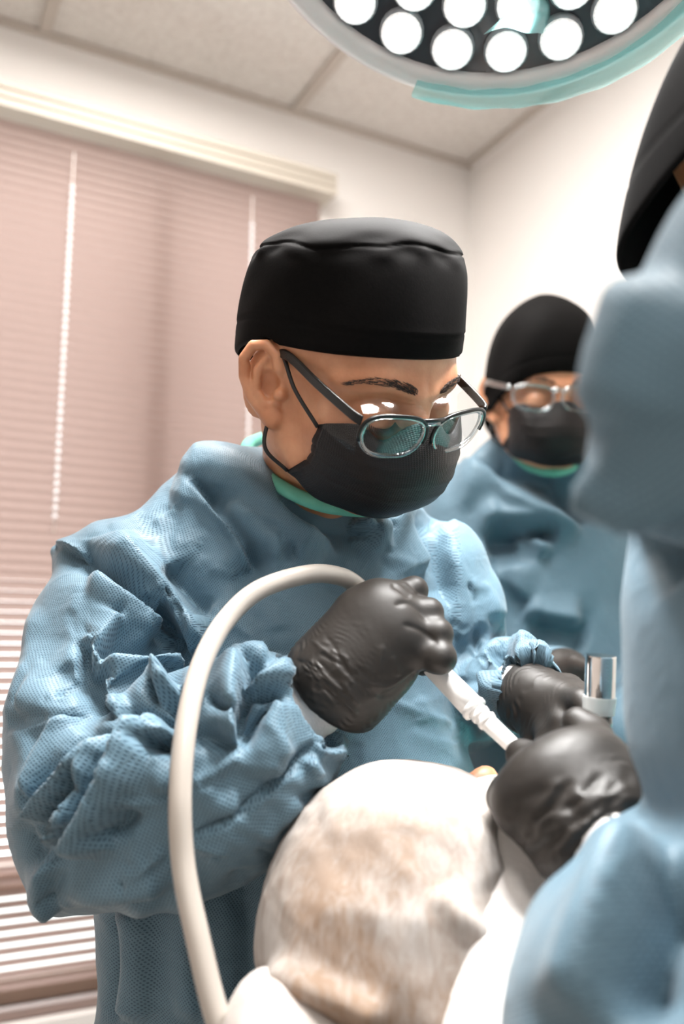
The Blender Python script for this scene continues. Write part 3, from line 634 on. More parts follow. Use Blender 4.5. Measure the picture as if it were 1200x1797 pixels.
def gown1(p):
    q = torso_q(p, MID+np.array([.0, .015, 0]), TA, TF, 1.55)
    d = chain(q, [((0, 0, .015), .095), ((0, .02, -.09), .165), ((.01, .03, -.28), .185), ((.0, .02, -.50), .178), ((0, .02, -.95), .20)], .05)
    d = smax(d, q[:, 2]*-1-.92, .01)
    sh = chain(p, [(SR+np.array([.03, 0, 0]), .058), (MID*.65+SR*.35+np.array([0, .005, .050]), .070), (NB+np.array([0, .030, -.030]), .080), (MID*.6+SL*.4+np.array([0, .01, .04]), .070), (SL-np.array([.02, 0, 0]), .055)], .03)
    d = smin(d, sh, .06)
    ar = chain(p, ARM_R, .02); ar = smin(ar, chain(p, [(P(165, 1410, .79), .066), (P(128, 1500, .785), .034), (P(104, 1580, .785), .006)], .02), .03)
    ar = smin(ar, chain(p, [(P(106, 1560, .785), .010), (P(180, 1520, .77), .022), (P(300, 1460, .757), .045)], .02), .03)
    fr = chain(p, FORE_R, .03)
    cav = chain(p, [(P(452, 1294, .74), .030), (P(514, 1254, .735), .040), (P(604, 1196, .73), .06)]); fr = smax(fr, -cav, .002)
    ar = smin(ar, chain(p, [(SR, .04), (P(98, 966, .89), .005)]), .03)
    d = smin(d, smin(ar, fr, .012), .014)
    al = smin(chain(p, ARM_L, .02), chain(p, FORE_L, .02), .02); al = smax(al, -chain(p, [(P(905, 1212, .91), .022), (P(935, 1220, .87), .034), (P(975, 1240, .82), .05)]), .002)
    return smin(d, al, .014)
A1 = lambda pts, k=3.43, ox=0, oy=900: [(ox+x/k, oy+y/k) for x, y in pts]
A2 = lambda pts: A1(pts, 3.43, 0, 1250)
A4 = lambda pts: A1(pts, 3.333, 280, 1120)
A3 = lambda pts: A1(pts, 2.0, 300, 740)
A5 = lambda pts: A1(pts, 3.75, 780, 880)
FOLDS = [
    # armhole seam and shoulder
    (A1([(305, 185), (500, 262), (680, 420), (800, 570), (960, 705), (1080, 790), (1160, 890)]), -.010, 9, 12),
    (A1([(300, 175), (400, 200), (500, 250)]), .006, 10, 6),
    (A1([(760, 110), (790, 240), (980, 420), (1100, 560), (1210, 710), (1290, 820)]), .017, 10, 30),
    (A1([(1000, 330), (1120, 480), (1250, 620)]), -.010, 20, 20, 'g'),
    (A1([(985, 480), (1075, 560), (1150, 740), (1195, 870)]), .011, 14, 8),
    (A1([(940, 560), (1050, 690), (1130, 840)]), -.014, 10, 12),
    (A1([(540, 385), (700, 520), (840, 625), (965, 725)]), .012, 10, 20),
    (A1([(715, 622), (640, 760), (590, 832), (545, 825)]), .010, 7, 22),
    (A1([(560, 880), (720, 860), (950, 930), (1110, 960)]), -.016, 24, 20, 'g'),
    (A1([(480, 795), (545, 830), (572, 960), (640, 1030), (705, 1245)]), .011, 14, 26, 's'),
    (A1([(580, 955), (650, 965), (940, 1000), (1060, 1065)]), .016, 10, 20),
    (A1([(720, 1245), (900, 1225), (1020, 1130), (1110, 1050)]), -.026, 14, 14),
    (A1([(940, 1010), (925, 1100), (1030, 1140)]), -.007, 6, 10),
    (A1([(530, 380), (490, 600), (460, 900), (450, 1000)]), .0035, 10, 14),
    (A1([(120, 1130), (300, 1180), (410, 1215), (440, 1285)]), .008, 26, 16),
    (A1([(390, 1120), (480, 990)]), -.003, 4, 5),
    (A1([(200, 560), (160, 900), (125, 1120), (130, 1300)]), .004, 10, 18),
    # elbow
    (A2([(200, 520), (260, 400), (350, 230), (430, 90), (440, 30)]), .012, 10, 18),
    (A2([(225, 530), (400, 405), (600, 225), (715, 130)]), -.024, 9, 9),
    (A2([(205, 545), (300, 600), (450, 445), (640, 215), (730, 130)]), .015, 8, 8),
    (A2([(330, 790), (420, 620), (520, 480), (560, 370)]), -.022, 12, 9),
    (A2([(345, 800), (450, 655), (560, 425), (650, 255), (725, 155)]), .016, 6, 9),
    (A2([(405, 790), (540, 625), (680, 385), (810, 195)]), -.018, 7, 7),
    (A2([(515, 860), (600, 655), (760, 405), (920, 100), (975, 20)]), .021, 9, 16),
    (A2([(735, 165), (800, 175), (860, 150)]), -.012, 5, 5),
    (A2([(920, 75), (945, 150), (1040, 140)]), .010, 12, 8),
    (A2([(900, 200), (980, 180), (1040, 170)]), -.012, 9, 14),
    (A2([(745, 995), (860, 920), (985, 825)]), .006, 5, 6),
    (A2([(640, 720), (760, 660), (800, 560)]), -.006, 12, 12, 'g'),
    (A2([(340, 840), (325, 1040), (350, 1190)]), .012, 7, 18),
    (A2([(330, 1040), (520, 1062), (830, 1030), (1040, 975)]), .008, 14, 10),
    (A2([(150, 660), (200, 820), (320, 880)]), -.004, 6, 10),
    (A2([(120, 40), (200, 280), (190, 480), (150, 650)]), .005, 9, 14),
    (A2([(1000, 260), (960, 330), (1010, 480)]), .006, 12, 12),
    # forearm
    (A4([(150, 1165), (400, 1045), (620, 872), (820, 690), (960, 565)]), -.004, 4, 5),
    (A4([(150, 1185), (400, 1060), (630, 890), (830, 705)]), .004, 6, 30),
    (A4([(185, 845), (265, 828), (480, 662)]), .005, 5, 6),
    (A4([(185, 560), (330, 580), (460, 640)]), -.005, 8, 10),
    (A4([(440, 620), (432, 420), (470, 210), (525, 180)]), .014, 18, 7),
    (A4([(545, 190), (560, 280), (520, 330), (470, 480), (460, 600)]), -.014, 9, 9),
    (A4([(495, 312), (590, 290), (700, 230), (748, 100)]), .012, 8, 16),
    (A4([(500, 330), (600, 335), (680, 360), (600, 460), (490, 640)]), -.011, 6, 12),
    (A4([(672, 345), (672, 600), (650, 840)]), .009, 12, 24),
    (A4([(410, 160), (560, 140), (650, 140)]), .009, 8, 10),
    (A4([(905, 650), (1000, 660), (1085, 680)]), .009, 8, 6),
    (A4([(920, 650), (1060, 610)]), -.007, 6, 6),
    (A4([(830, 695), (870, 760), (930, 860)]), .006, 14, 10),
    (A4([(250, 840), (330, 960), (480, 1000)]), .004, 14, 14),
    (A4([(300, 340), (420, 480)]), -.003, 7, 7),
    (A4([(180, 1180), (320, 1210), (330, 1260)]), .005, 10, 10),
    (A4([(590, 1170), (700, 1040), (830, 930)]), .005, 14, 8),
    # chest
    (A3([(20, 150), (200, 190), (340, 290), (430, 380), (560, 445)]), .013, 22, 26),
    (A3([(100, 220), (200, 400), (340, 540)]), -.012, 26, 26, 'g'),
    (A3([(205, 280), (300, 380), (420, 470)]), .009, 14, 24),
    (A3([(340, 290), (470, 350), (620, 380), (720, 390)]), -.010, 24, 20, 'g'),
    (A3([(0, 240), (90, 260), (180, 360), (280, 500)]), .008, 14, 26),
    (A3([(660, 340), (700, 380), (760, 370)]), .009, 12, 12),
    (A3([(780, 300), (830, 420), (890, 520)]), .006, 18, 22),
    (A3([(900, 240), (980, 270), (1040, 330)]), .006, 12, 14),
    (A3([(960, 330), (1010, 450), (1060, 640)]), .007, 16, 20),
    (A3([(860, 320), (930, 480), (960, 640)]), -.006, 20, 20, 'g'),
    (A5([(0, 120), (80, 400), (110, 700), (60, 900)]), .007, 26, 20),
    (A5([(330, 340), (300, 560), (290, 800)]), .006, 16, 10),
    (A5([(120, 560), (200, 680), (150, 860), (0, 840)]), .005, 14, 20),
    (A5([(200, 800), (180, 1000), (210, 1250)]), -.008, 20, 18, 'g'),
    # far sleeve
    (A5([(270, 1000), (340, 950), (430, 920)]), -.020, 10, 12),
    (A5([(390, 760), (470, 740), (540, 850)]), .012, 10, 10),
    (A5([(440, 940), (560, 990), (700, 1100)]), .010, 8, 10),
    (A5([(430, 900), (540, 860), (640, 880), (700, 1050)]), .010, 10, 12),
    (A5([(400, 860), (420, 940), (440, 1050), (500, 1060)]), -.010, 8, 10),
    (A5([(450, 1050), (520, 1040), (570, 1080)]), .008, 7, 7),
    (A5([(270, 1120), (330, 1220), (420, 1300)]), .009, 10, 12),
    # skirt
    ([(240, 1570), (250, 1680), (235, 1797)], .010, 16, 20), ([(330, 1560), (330, 1680), (345, 1797)], .007, 10, 16), ([(420, 1520), (440, 1660), (430, 1797)], -.008, 18, 18, 'g'),
    ([(520, 1440), (545, 1560), (530, 1700)], .006, 12, 16), ([(205, 1600), (210, 1700), (200, 1797)], -.006, 9, 9),
]
def build_gown(par, f, lo, hi, h, folds, axes, crs=(38, .0016, 3), small=None):
    V, Q = polygonize(f, lo, hi, h); V = relax(V, Q, 3, .5); N = normals(V, Q)
    V = V+N*(crumple(V, crs[0], crs[1], crs[2]))[:, None]
    if folds:
        V = V+N*(1.85*fold_field(V, N, folds))[:, None]; V = relax(V, Q, 1, .4); N = normals(V, Q)
        if small: V = V+N*fold_field(V, N, small)[:, None]
    return mesh_obj('gown', V, Q, M['gown'], par, uv=box_uv(V, Q, axes))
AXES1 = [(MID+np.array([0, 0, .1]), MID-np.array([0, 0, .9]), .16), (ARM_R[0][0], ARM_R[-1][0], .06), (FORE_R[0][0], FORE_R[-1][0], .055), (ARM_L[0][0], ARM_L[-1][0], .05), (FORE_L[0][0], FORE_L[-1][0], .04)]
SMALL = []
for i in range(150):
    x, y = random.uniform(20, 880), random.uniform(800, 1560); a_ = random.uniform(-1.1, 1.1)+(.9 if x > 300 else -.9); l_ = random.uniform(15, 60); k_ = random.uniform(-8, 8)
    SMALL.append(([(x-l_*math.cos(a_), y-l_*math.sin(a_)), (x+k_, y+k_), (x+l_*math.cos(a_), y+l_*math.sin(a_))], random.choice((-1, 1, 1))*random.uniform(.0012, .0032), random.uniform(3, 7), random.uniform(4, 12)))
build_gown(person1, gown1, (-.40, .60, .42), (.34, 1.26, 1.50), .0026, FOLDS, AXES1, small=SMALL)
def ring_band(par, pts, w, th, m, name):
    """flat knitted band along a closed loop of (point, outward up direction)"""
    return None
# collar: knitted band lying on the gown round the neck
def collar(par, pts, r=.007, name='collar'):
    c = spline(pts, 60); V, Q = tube(c, r, 12, True); o = mesh_obj(name, V, Q, M['collar'], par); return o
collar(person1, [P(470, 765, .975), P(436, 780, .93), P(438, 803, .89), P(475, 842, .85), P(535, 876, .822), P(600, 892, .81), P(680, 890, .82), P(735, 850, .87), P(735, 800, .95)], .0068)
# trousers and shoes, below the picture
def legs(par, base, yaw, sep=.09, top=.55):
    a = np.array([math.cos(yaw), math.sin(yaw), 0]); f = np.array([math.sin(yaw), -math.cos(yaw), 0]); base = np.asarray(base, float)
    for s in (-1, 1):
        c = base+a*sep*s; mb = MB(); mb.tube(spline([c+[0, 0, top], c+[0, 0, .3], c+[0, 0, .09]], 12), [.085]*4+[.07]*4+[.06]*4, 16); mb.build('trouser_leg', M['trouser'], par)
        V, Q = polygonize(lambda p: smax(smin(ell(p, c+f*.07+np.array([0, 0, .035]), (.048, .048, .05)), smin(ell(p, c+f*.10+np.array([0, 0, .02]), (.05, .05, .045)), ell(p, c+np.array([0, 0, .04]), (.045, .045, .06)), .05), .05), -(p[:, 2]-.002), .004), c-np.array([.2, .2, .03]), c+np.array([.2, .2, .14]), .006)
        mesh_obj('shoe', V, Q, M['shoe'], par)
legs(person1, (MID[0]-.02, MID[1]+.01, 0), math.atan2(TA[1], TA[0]))
def cuff(par, a, b, r1, r2, r3, n=36):
    a, b = np.asarray(a), np.asarray(b); pts = spline([a, (a+b)/2, b], 24); rr = spline([(r1,), ((r2),), (r3,)], 24)[:, 0]
    V, Q = tube(pts, rr*1.0, n, True); V = np.array(V)
    for i in range(24):
        V[i*n:(i+1)*n] += (V[i*n:(i+1)*n]-pts[i])*(.012*math.sin(i*2.1))
    return mesh_obj('knit_cuff', V, Q, M['cuff'], par)
cuff(person1, P(470, 1278, .742), P(612, 1185, .737), .028, .0305, .027)
cuff(person1, P(890, 1205, .90), P(925, 1222, .878), .024, .027, .026)
# gloves
def axis(a, b): v = np.asarray(b)-np.asarray(a); return (v/np.linalg.norm(v)).astype(np.float32)
def glove(par, parts, lo, hi, h, wr=None, k=.012, wrinkle=.0006, freq=1100, bead=True, creases=(), cut=None):
    """parts: list of (chain, blend)"""
    def f(p):
        d = None
        for pts, kk in parts:
            e = chain(p, pts, .004); d = e if d is None else smin(d, e, kk)
        if cut is not None: d = smax(d, -((p-cut[0].astype(np.float32))@cut[1]), .004)
        return d
    V, Q = polygonize(f, lo, hi, h); V = relax(V, Q, 2, .5); N = normals(V, Q)
    if wr is not None:
        a, t, L = wr; t = np.asarray(t)/np.linalg.norm(t); s = (V-a)@t
        ax = (V-a)-s[:, None]*t; env = np.exp(-(np.maximum(s, 0)/L)**2)
        ph = s*freq+6.6*np.sin(V@np.array([61., 43, 80]))+4.1*np.sin(V@np.array([-90., 70, 35])+1)+1.6*np.sin(V@np.array([150., -120, 95]))
        mod = np.clip(.35+.5*np.sin(V@np.array([210., 130, -160])+2*np.sin(V@np.array([-70., 160, 90])))+.35*np.sin(V@np.array([-120., 240, 190])+1), 0, 1)
        V = V+N*(wrinkle*((1.2-2*np.abs(np.sin(ph*.5)))*.6+.5*np.sin(ph*.83+3*np.sin(V@np.array([180., 90, -140]))))*env*mod)[:, None]
    if creases: V = V+N*fold_field(V, N, creases)[:, None]; V = relax(V, Q, 1, .25)
    return mesh_obj('glove', V, Q, M['nitrile'], par)
H = lambda *a: [(P(x, y, D), r) for x, y, D, r in a]
g1_parts = [
    (H((586, 1202, .740, .0305), (604, 1182, .738, .028)), 0), (H((548, 1166, .748, .007), (590, 1206, .733, .0315), (612, 1250, .745, .008)), .010),
    (H((585, 1190, .738, .029), (640, 1085, .735, .024), (662, 1058, .728, .016)), .03), (H((590, 1185, .735, .028), (665, 1090, .727, .021), (680, 1075, .722, .015)), .03),
    (H((600, 1195, .735, .026), (680, 1115, .724, .020), (698, 1105, .720, .0145)), .03), (H((610, 1205, .740, .023), (680, 1160, .728, .021), (712, 1140, .720, .0135)), .03),
    (H((662, 1056, .728, .0130), (726, 1036, .738, .0110), (728, 1050, .770, .0095), (700, 1080, .785, .009)), .006),
    (H((682, 1072, .722, .0128), (752, 1075, .724, .0113), (757, 1088, .758, .010), (725, 1115, .775, .009)), .006),
    (H((700, 1102, .720, .0128), (768, 1112, .715, .0115), (770, 1122, .750, .0102), (735, 1145, .768, .009)), .006),
    (H((714, 1138, .720, .0128), (772, 1154, .708, .0122), (768, 1160, .740, .0105), (742, 1168, .756, .0085)), .006),
    (H((600, 1150, .755, .02), (640, 1075, .775, .014), (672, 1070, .79, .011), (700, 1098, .79, .009)), .012)]
CR1 = [([(690, 1062), (720, 1060), (755, 1092)], -.0012, 3, 3), ([(705, 1095), (735, 1105), (770, 1130)], -.0012, 3, 3), ([(648, 1200), (680, 1205), (720, 1180), (748, 1168)], .0015, 3, 3), ([(660, 1222), (690, 1215), (735, 1172)], -.0015, 3, 3),
       ([(690, 1018), (710, 1028), (730, 1045)], .0015, 3, 3), ([(685, 1024), (705, 1036), (722, 1050)], -.0015, 3, 3), ([(665, 1190), (668, 1150), (672, 1130)], .0008, 3, 3), ([(700, 1190), (695, 1170), (690, 1150)], .0008, 3, 3)]
for k in range(34):
    t_ = random.uniform(-6, 75); q_ = random.uniform(-45, 50); x_, y_ = 566+.72*t_+.69*q_, 1208-.69*t_+.72*q_; l_ = random.uniform(14, 40); a_ = math.atan2(.72, .69)+random.uniform(-.35, .25)
    CR1.append(([(x_-l_*math.cos(a_), y_-l_*math.sin(a_)), (x_+random.uniform(-4, 4), y_), (x_+l_*math.cos(a_), y_+l_*math.sin(a_))], random.choice((-1, 1))*random.uniform(.0007, .0016)*(1.15-t_/110), random.uniform(1.6, 3), random.uniform(1.6, 3.5)))
glove(person1, g1_parts, P(500, 1290, .70)-np.array([.02, .03, .01]), P(820, 990, .80)+np.array([.01, .03, .02]), .0012, (P(560, 1222, .74), P(660, 1120, .735)-P(560, 1222, .74), .042), creases=CR1, wrinkle=.0008, cut=(P(570, 1213, .738), axis(P(560, 1222, .75), P(650, 1125, .72))))
g2_parts = [
    (H((905, 1222, .885, .024), (940, 1225, .868, .025)), 0), (H((920, 1195, .875, .013), (915, 1250, .875, .013)), .015),
    (H((938, 1220, .868, .024), (985, 1228, .84, .018)), .02), (H((935, 1240, .868, .022), (965, 1268, .845, .018)), .02),
    (H((985, 1225, .84, .0135), (1022, 1232, .80, .011), (1040, 1262, .785, .0095), (1030, 1290, .79, .008)), .01),
    (H((975, 1240, .84, .013), (985, 1268, .815, .011), (982, 1300, .81, .0095), (975, 1325, .82, .008)), .01),
    (H((962, 1262, .845, .013), (962, 1292, .825, .011), (955, 1312, .82, .0095), (945, 1330, .83, .008)), .01),
    (H((945, 1262, .86, .012), (935, 1290, .85, .010), (930, 1315, .845, .009)), .01),
    (H((970, 1205, .88, .012), (1000, 1205, .86, .011), (1030, 1222, .83, .0095)), .01)]
glove(person1, g2_parts, P(860, 1380, .77)-np.array([.0, .0, .0]), P(1090, 1150, .92)+np.array([.02, .03, .02]), .0018, (WL, P(990, 1250, .83)-WL, .04), wrinkle=.0009, cut=(P(908, 1222, .884), axis(P(900, 1215, .89), P(985, 1245, .83))))
# spectacles of the main assistant
GL_M = rotm(225.8, -41.0, 16.5)
GL_O = P(752, 760, .728)
glasses('safety_glasses', 'clear side-shielded safety glasses with black temples, slid down over the near black mask', GL_M, GL_O)

# ------------------------------------------------------------------ background colleague
person2 = thing('person', 'person in the back by the white wall, black hood cap, spectacles and mask', 'person', (.36, 1.47, 0))
MH2 = rotm(186, -16, 0.7); OH2 = np.array([.3137, 1.379, 1.664])
S2R, S2L = P(805, 890, 1.45), P(1130, 870, 1.50); MID2 = (S2R+S2L)/2; NB2 = P(965, 805, 1.45)
person_head(person2, MH2, OH2, [(OH2+MH2@np.array([0, -.022, -.055]), .053), (NB2+np.array([0, .02, 0]), .054), (MID2+np.array([0, .04, -.05]), .05)], .0032)
brows_lashes(person2, MH2, OH2, 90)
cap_mesh(person2, MH2, OH2, rim=(.040, -.020, -.07), top=.155, a=.086, b=.108, boxy=False, seam=False, point=.006)
mask_mesh(person2, MH2, OH2)
TA2 = (S2L-S2R); TA2[2] = 0; TA2 /= np.linalg.norm(TA2); TF2 = np.array([TA2[1], -TA2[0], 0])
E2R = P(800, 1230, 1.36); W2R = P(975, 1195, 1.12)
def gown2(p):
    q = torso_q(p, MID2+np.array([0, .02, 0]), TA2, TF2, 1.5)
    d = chain(q, [((0, 0, .0), .10), ((0, .02, -.10), .17), ((0, .03, -.3), .175), ((0, .02, -.5), .18), ((0, 0, -1.0), .22)], .05); d = smax(d, -q[:, 2]-.98, .01)
    d = smin(d, chain(p, [(S2R, .06), (MID2*.6+S2R*.4+np.array([0, 0, .045]), .07), (NB2+np.array([0, .0, -.040]), .092), (MID2*.6+S2L*.4+np.array([0, 0, .045]), .07), (S2L, .06)], .03), .06)
    d = smin(d, chain(p, [(S2R, .062), (E2R, .07), (P(900, 1210, 1.2), .06), (W2R, .045)], .03), .03)
    return smin(d, chain(p, [(S2L, .062), (P(1180, 1200, 1.42), .07), (P(1120, 1290, 1.25), .055)], .03), .03)
FOLDS2 = [(A1([(130, 900), (300, 980), (480, 1060), (620, 1180), (700, 1260)], 2.857, 780, 480), -.030, 26, 22), (A1([(60, 980), (250, 1060), (450, 1160), (640, 1240)], 2.857, 780, 480), .020, 22, 26),
          (A1([(200, 1330), (420, 1320), (560, 1300)], 2.857, 780, 480), -.020, 20, 16), (A1([(130, 1210), (330, 1230), (560, 1220), (680, 1300)], 2.857, 780, 480), .018, 20, 18),
          (A5([(440, 250), (560, 240), (700, 330)]), .012, 16, 16), (A5([(520, 680), (700, 760), (900, 790)]), .012, 18, 14), (A5([(560, 820), (760, 830), (960, 900)]), -.014, 16, 16), (A5([(480, 400), (500, 560), (470, 620)]), .010, 18, 18)]
build_gown(person2, gown2, (.02, 1.0, .30), (.80, 1.74, 1.60), .006, FOLDS2, [(MID2+np.array([0, 0, .1]), MID2-np.array([0, 0, .9]), .16)], (26, .004, 5))
collar(person2, [P(905, 800, 1.41), P(925, 818, 1.375), P(955, 828, 1.352), P(985, 828, 1.35), P(1015, 815, 1.375)], .007)
g3 = [(H((960, 1190, 1.14, .03), (990, 1185, 1.11, .032), (1010, 1190, 1.09, .026)), 0), (H((1005, 1180, 1.09, .014), (1035, 1190, 1.06, .011), (1045, 1210, 1.05, .009)), .01), (H((1005, 1192, 1.09, .014), (1035, 1206, 1.06, .011), (1042, 1226, 1.05, .009)), .01),
      (H((1000, 1204, 1.09, .014), (1025, 1222, 1.06, .011), (1030, 1240, 1.05, .009)), .01), (H((995, 1214, 1.1, .013), (1012, 1232, 1.07, .010), (1015, 1248, 1.06, .009)), .01), (H((985, 1175, 1.1, .015), (1010, 1165, 1.07, .011), (1035, 1172, 1.04, .009)), .01)]
glove(person2, g3, P(920, 1290, 1.0), P(1090, 1120, 1.2)+np.array([.02, 0, .02]), .003)
legs(person2, (MID2[0], MID2[1]+.02, 0), math.atan2(TA2[1], TA2[0]), top=.45)
glasses('safety_glasses', 'clear-framed glasses on the person standing by the white wall', rotm(186, -18, .7), P(979, 696, 1.272), shield=False, black=False, thick=1.35)

# ------------------------------------------------------------------ foreground colleague (soft, very close)
person3 = thing('person', 'blurred person close by in blue gown and black cap, gloved hand on the patient', 'person', (.42, .30, 0))
MH3 = rotm(228, -16, 0); OH3 = P(1440, 285, .55)
S3 = P(1520, 440, .37); S3B = np.array([.50, .66, S3[2]+.02]); MID3 = np.array([.34, .49, S3[2]-.02]); NB3 = OH3+np.array([.02, -.01, -.15])
person_head(person3, MH3, OH3, [(OH3+MH3@np.array([0, -.022, -.055]), .053), (NB3, .056), (MID3, .07)], .004)
brows_lashes(person3, MH3, OH3, 40)
cap_mesh(person3, MH3, OH3, rim=(.036, .006, -.075), top=.15, a=.088, b=.110, boxy=False, seam=False)
mask_mesh(person3, MH3, OH3)
def gown3(p):
    d = chain(p, [(S3, .070), (P(1462, 550, .36), .070), (P(1405, 645, .36), .066)], .04)
    d = smin(d, chain(p, [(P(1330, 680, .36), .050), (P(1160, 775, .365), .020), (P(1060, 832, .37), .006)], .03), .04)
    d = smin(d, chain(p, [(P(1390, 640, .36), .064), (P(1540, 880, .42), .062), (P(1600, 1000, .5), .06)], .03), .02)
    t = chain(p, [(MID3+np.array([-.028, -.0, -.09]), .150), (MID3+np.array([-.012, .0, -.16]), .162), (MID3+np.array([.012, .0, -.23]), .155), (MID3+np.array([.022, .0, -.36]), .155), (MID3+np.array([.04, -.03, -1.0]), .175)], .05)
    t = smin(t, chain(p, [(S3+np.array([.02, .02, 0]), .065), (NB3-np.array([-.01, 0, .06]), .08), (S3B, .07)], .05), .06); t = smax(t, -(p[:, 2]-.4), .01)
    d = smin(d, t, .02)
    fo = chain(p, [(P(1500, 1800, .42), .08), (P(1220, 1800, .44), .075), (P(1180, 1670, .50), .050), (P(1145, 1570, .545), .036), (P(1112, 1512, .575), .032)], .03)
    fo = smin(fo, chain(p, [(P(1150, 1610, .52), .034), (P(1020, 1640, .50), .016), (P(1040, 1770, .47), .027), (P(1080, 1950, .43), .045)], .03), .03)
    fo = smax(fo, -chain(p, [(P(1110, 1520, .56), .026), (P(1075, 1475, .60), .036), (P(1000, 1400, .66), .05)]), .002)
    return smin(d, fo, .015)
FOLDS3 = [([(1150, 480), (1110, 640), (1090, 760)], .010, 40, 40, 'g'), ([(1020, 840), (1100, 890), (1200, 955)], .010, 30, 24), ([(1040, 900), (1120, 940), (1200, 1000)], -.02, 30, 30, 'g'),
          ([(1140, 1440), (1090, 1560), (1040, 1700), (1030, 1797)], .012, 40, 30), ([(1190, 1480), (1130, 1640), (1110, 1797)], -.022, 36, 36, 'g')]
build_gown(person3, gown3, (.02, .16, .38), (.74, .84, 1.62), .006, FOLDS3, [(MID3+np.array([0, 0, .1]), MID3-np.array([0, 0, .9]), .16)], (22, .004, 9))
cuff(person3, P(1125, 1540, .545), P(1055, 1465, .600), .028, .0315, .028)
g4 = [(H((1095, 1505, .575, .032), (1065, 1475, .60, .034)), 0), (H((1018, 1522, .60, .010), (1072, 1495, .585, .035), (1130, 1445, .60, .010)), .012),
      (H((1050, 1470, .60, .032), (925, 1415, .615, .021)), .03), (H((1060, 1462, .60, .031), (955, 1378, .607, .020)), .03), (H((1068, 1455, .60, .030), (1000, 1352, .605, .019)), .03), (H((1085, 1450, .605, .028), (1045, 1335, .615, .018)), .03),
      (H((915, 1412, .615, .0155), (885, 1400, .645, .0122), (890, 1410, .68, .010)), .010),
      (H((950, 1372, .608, .0155), (908, 1370, .64, .0115), (910, 1395, .675, .0095)), .010),
      (H((985, 1347, .61, .014), (952, 1336, .64, .0118), (914, 1324, .655, .0112)), .008),
      (H((1040, 1328, .615, .015), (1042, 1290, .635, .0125), (1014, 1270, .645, .0118)), .008),
      (H((1095, 1410, .615, .020), (1070, 1342, .65, .014), (1040, 1302, .67, .011)), .012)]
CR4 = [([(910, 1450), (960, 1420), (995, 1370)], -.0022, 4, 5), ([(880, 1410), (930, 1395), (965, 1385)], -.0015, 4, 4), ([(990, 1500), (1030, 1455), (1060, 1430), (1130, 1415)], -.003, 5, 6), ([(930, 1490), (960, 1465), (1010, 1450)], .0018, 4, 4), ([(1010, 1420), (1060, 1400), (1120, 1400)], .0018, 4, 4), ([(1000, 1520), (1050, 1480), (1120, 1435)], .0022, 4, 4), ([(940, 1470), (960, 1440), (1000, 1430)], .002, 8, 8), ([(1000, 1390), (1040, 1400), (1110, 1385)], .002, 8, 8)]
for k in range(22):
    x_, y_ = random.uniform(890, 1110), 0; y_ = random.uniform(1385, 1500)-(x_-1000)*.25; l_ = random.uniform(20, 60); a_ = -.85+random.uniform(-.3, .3)
    CR4.append(([(x_-l_*math.cos(a_), y_-l_*math.sin(a_)), (x_+random.uniform(-6, 6), y_), (x_+l_*math.cos(a_), y_+l_*math.sin(a_))], random.choice((-1, 1))*random.uniform(.0012, .003), random.uniform(2.5, 5), random.uniform(2.5, 6)))
glove(person3, g4, P(850, 1600, .52), P(1180, 1220, .70)+np.array([.03, .02, .02]), .0025, (P(1085, 1495, .57), P(980, 1350, .61)-P(1085, 1495, .57), .06), creases=CR4, wrinkle=.0011, freq=620, cut=(P(1078, 1490, .585), axis(P(1110, 1525, .57), P(1000, 1380, .605))))
legs(person3, (MID3[0], MID3[1]+.0, 0), .3, top=.5)

# ------------------------------------------------------------------ patient, drape, chair
PF = np.array([.88, .475, 0]); PF /= np.linalg.norm(PF); PS = np.array([-PF[1], PF[0], 0]); PU = np.array([0, 0, 1.0])
HC = P(700, 1610, .70)
patient = thing('person', 'reclining patient seen from the crown, head wrapped in a white bouffant cap', 'person', HC-np.array([0, 0, .14]))
MHP = np.stack([PS*-1, PU, -PF], 1)  # local x his right, y (face) up, z (crown) towards the camera
def pat(p):
    q = p.copy(); d = head_sdf(q, [(np.array([0, -.02, -.06], np.float32), .055), (np.array([0, -.03, -.16], np.float32), .06), (np.array([0, -.02, -.30], np.float32), .10)]); return d
V, Q = polygonize(pat, (-.12, -.16, -.42), (.12, .14, .14), .004); V = relax(V, Q, 1, .4)
OHP = HC+PF*.045-np.array([0, 0, .012])
mesh_obj('body', V@MHP.T+OHP, Q, M['skin'], patient)
def bouf(p):
    d = ell(p, P(708, 1612, .69), (.089, .10, .096)); d = smin(d, ell(p, P(684, 1510, .71), (.060, .085, .062)), .05)
    d = smin(d, ell(p, P(595, 1640, .68), (.052, .075, .062)), .04); d = smin(d, ell(p, P(800, 1500, .74), (.050, .065, .052)), .05)
    return smin(d, ell(p, P(740, 1740, .67), (.09, .09, .08)), .04)
V, Q = polygonize(bouf, HC-np.array([.2, .2, .2]), HC+np.array([.2, .22, .18]), .0035); V = relax(V, Q, 2, .5); N = normals(V, Q)
V = V+N*crumple(V, 30, .0028, 21)[:, None]+N*crumple(V, 95, .0007, 22)[:, None]
BF = [([(470, 1690), (540, 1730), (620, 1760), (680, 1797)], .012, 14, 16), ([(760, 1560), (820, 1620), (880, 1660)], .006, 10, 12), ([(780, 1400), (840, 1480), (880, 1560)], .007, 10, 14), ([(650, 1350), (720, 1360), (780, 1410)], .005, 10, 12), ([(560, 1440), (640, 1420), (740, 1440)], .004, 14, 14)]
V = V+N*fold_field(V, N, BF)[:, None]; V = relax(V, Q, 1, .3)
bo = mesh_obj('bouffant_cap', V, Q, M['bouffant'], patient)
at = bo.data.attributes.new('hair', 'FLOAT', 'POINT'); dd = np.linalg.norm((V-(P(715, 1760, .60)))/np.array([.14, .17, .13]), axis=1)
at.data.foreach_set('value', np.clip(1.5-dd, .12, 1).astype(np.float32))
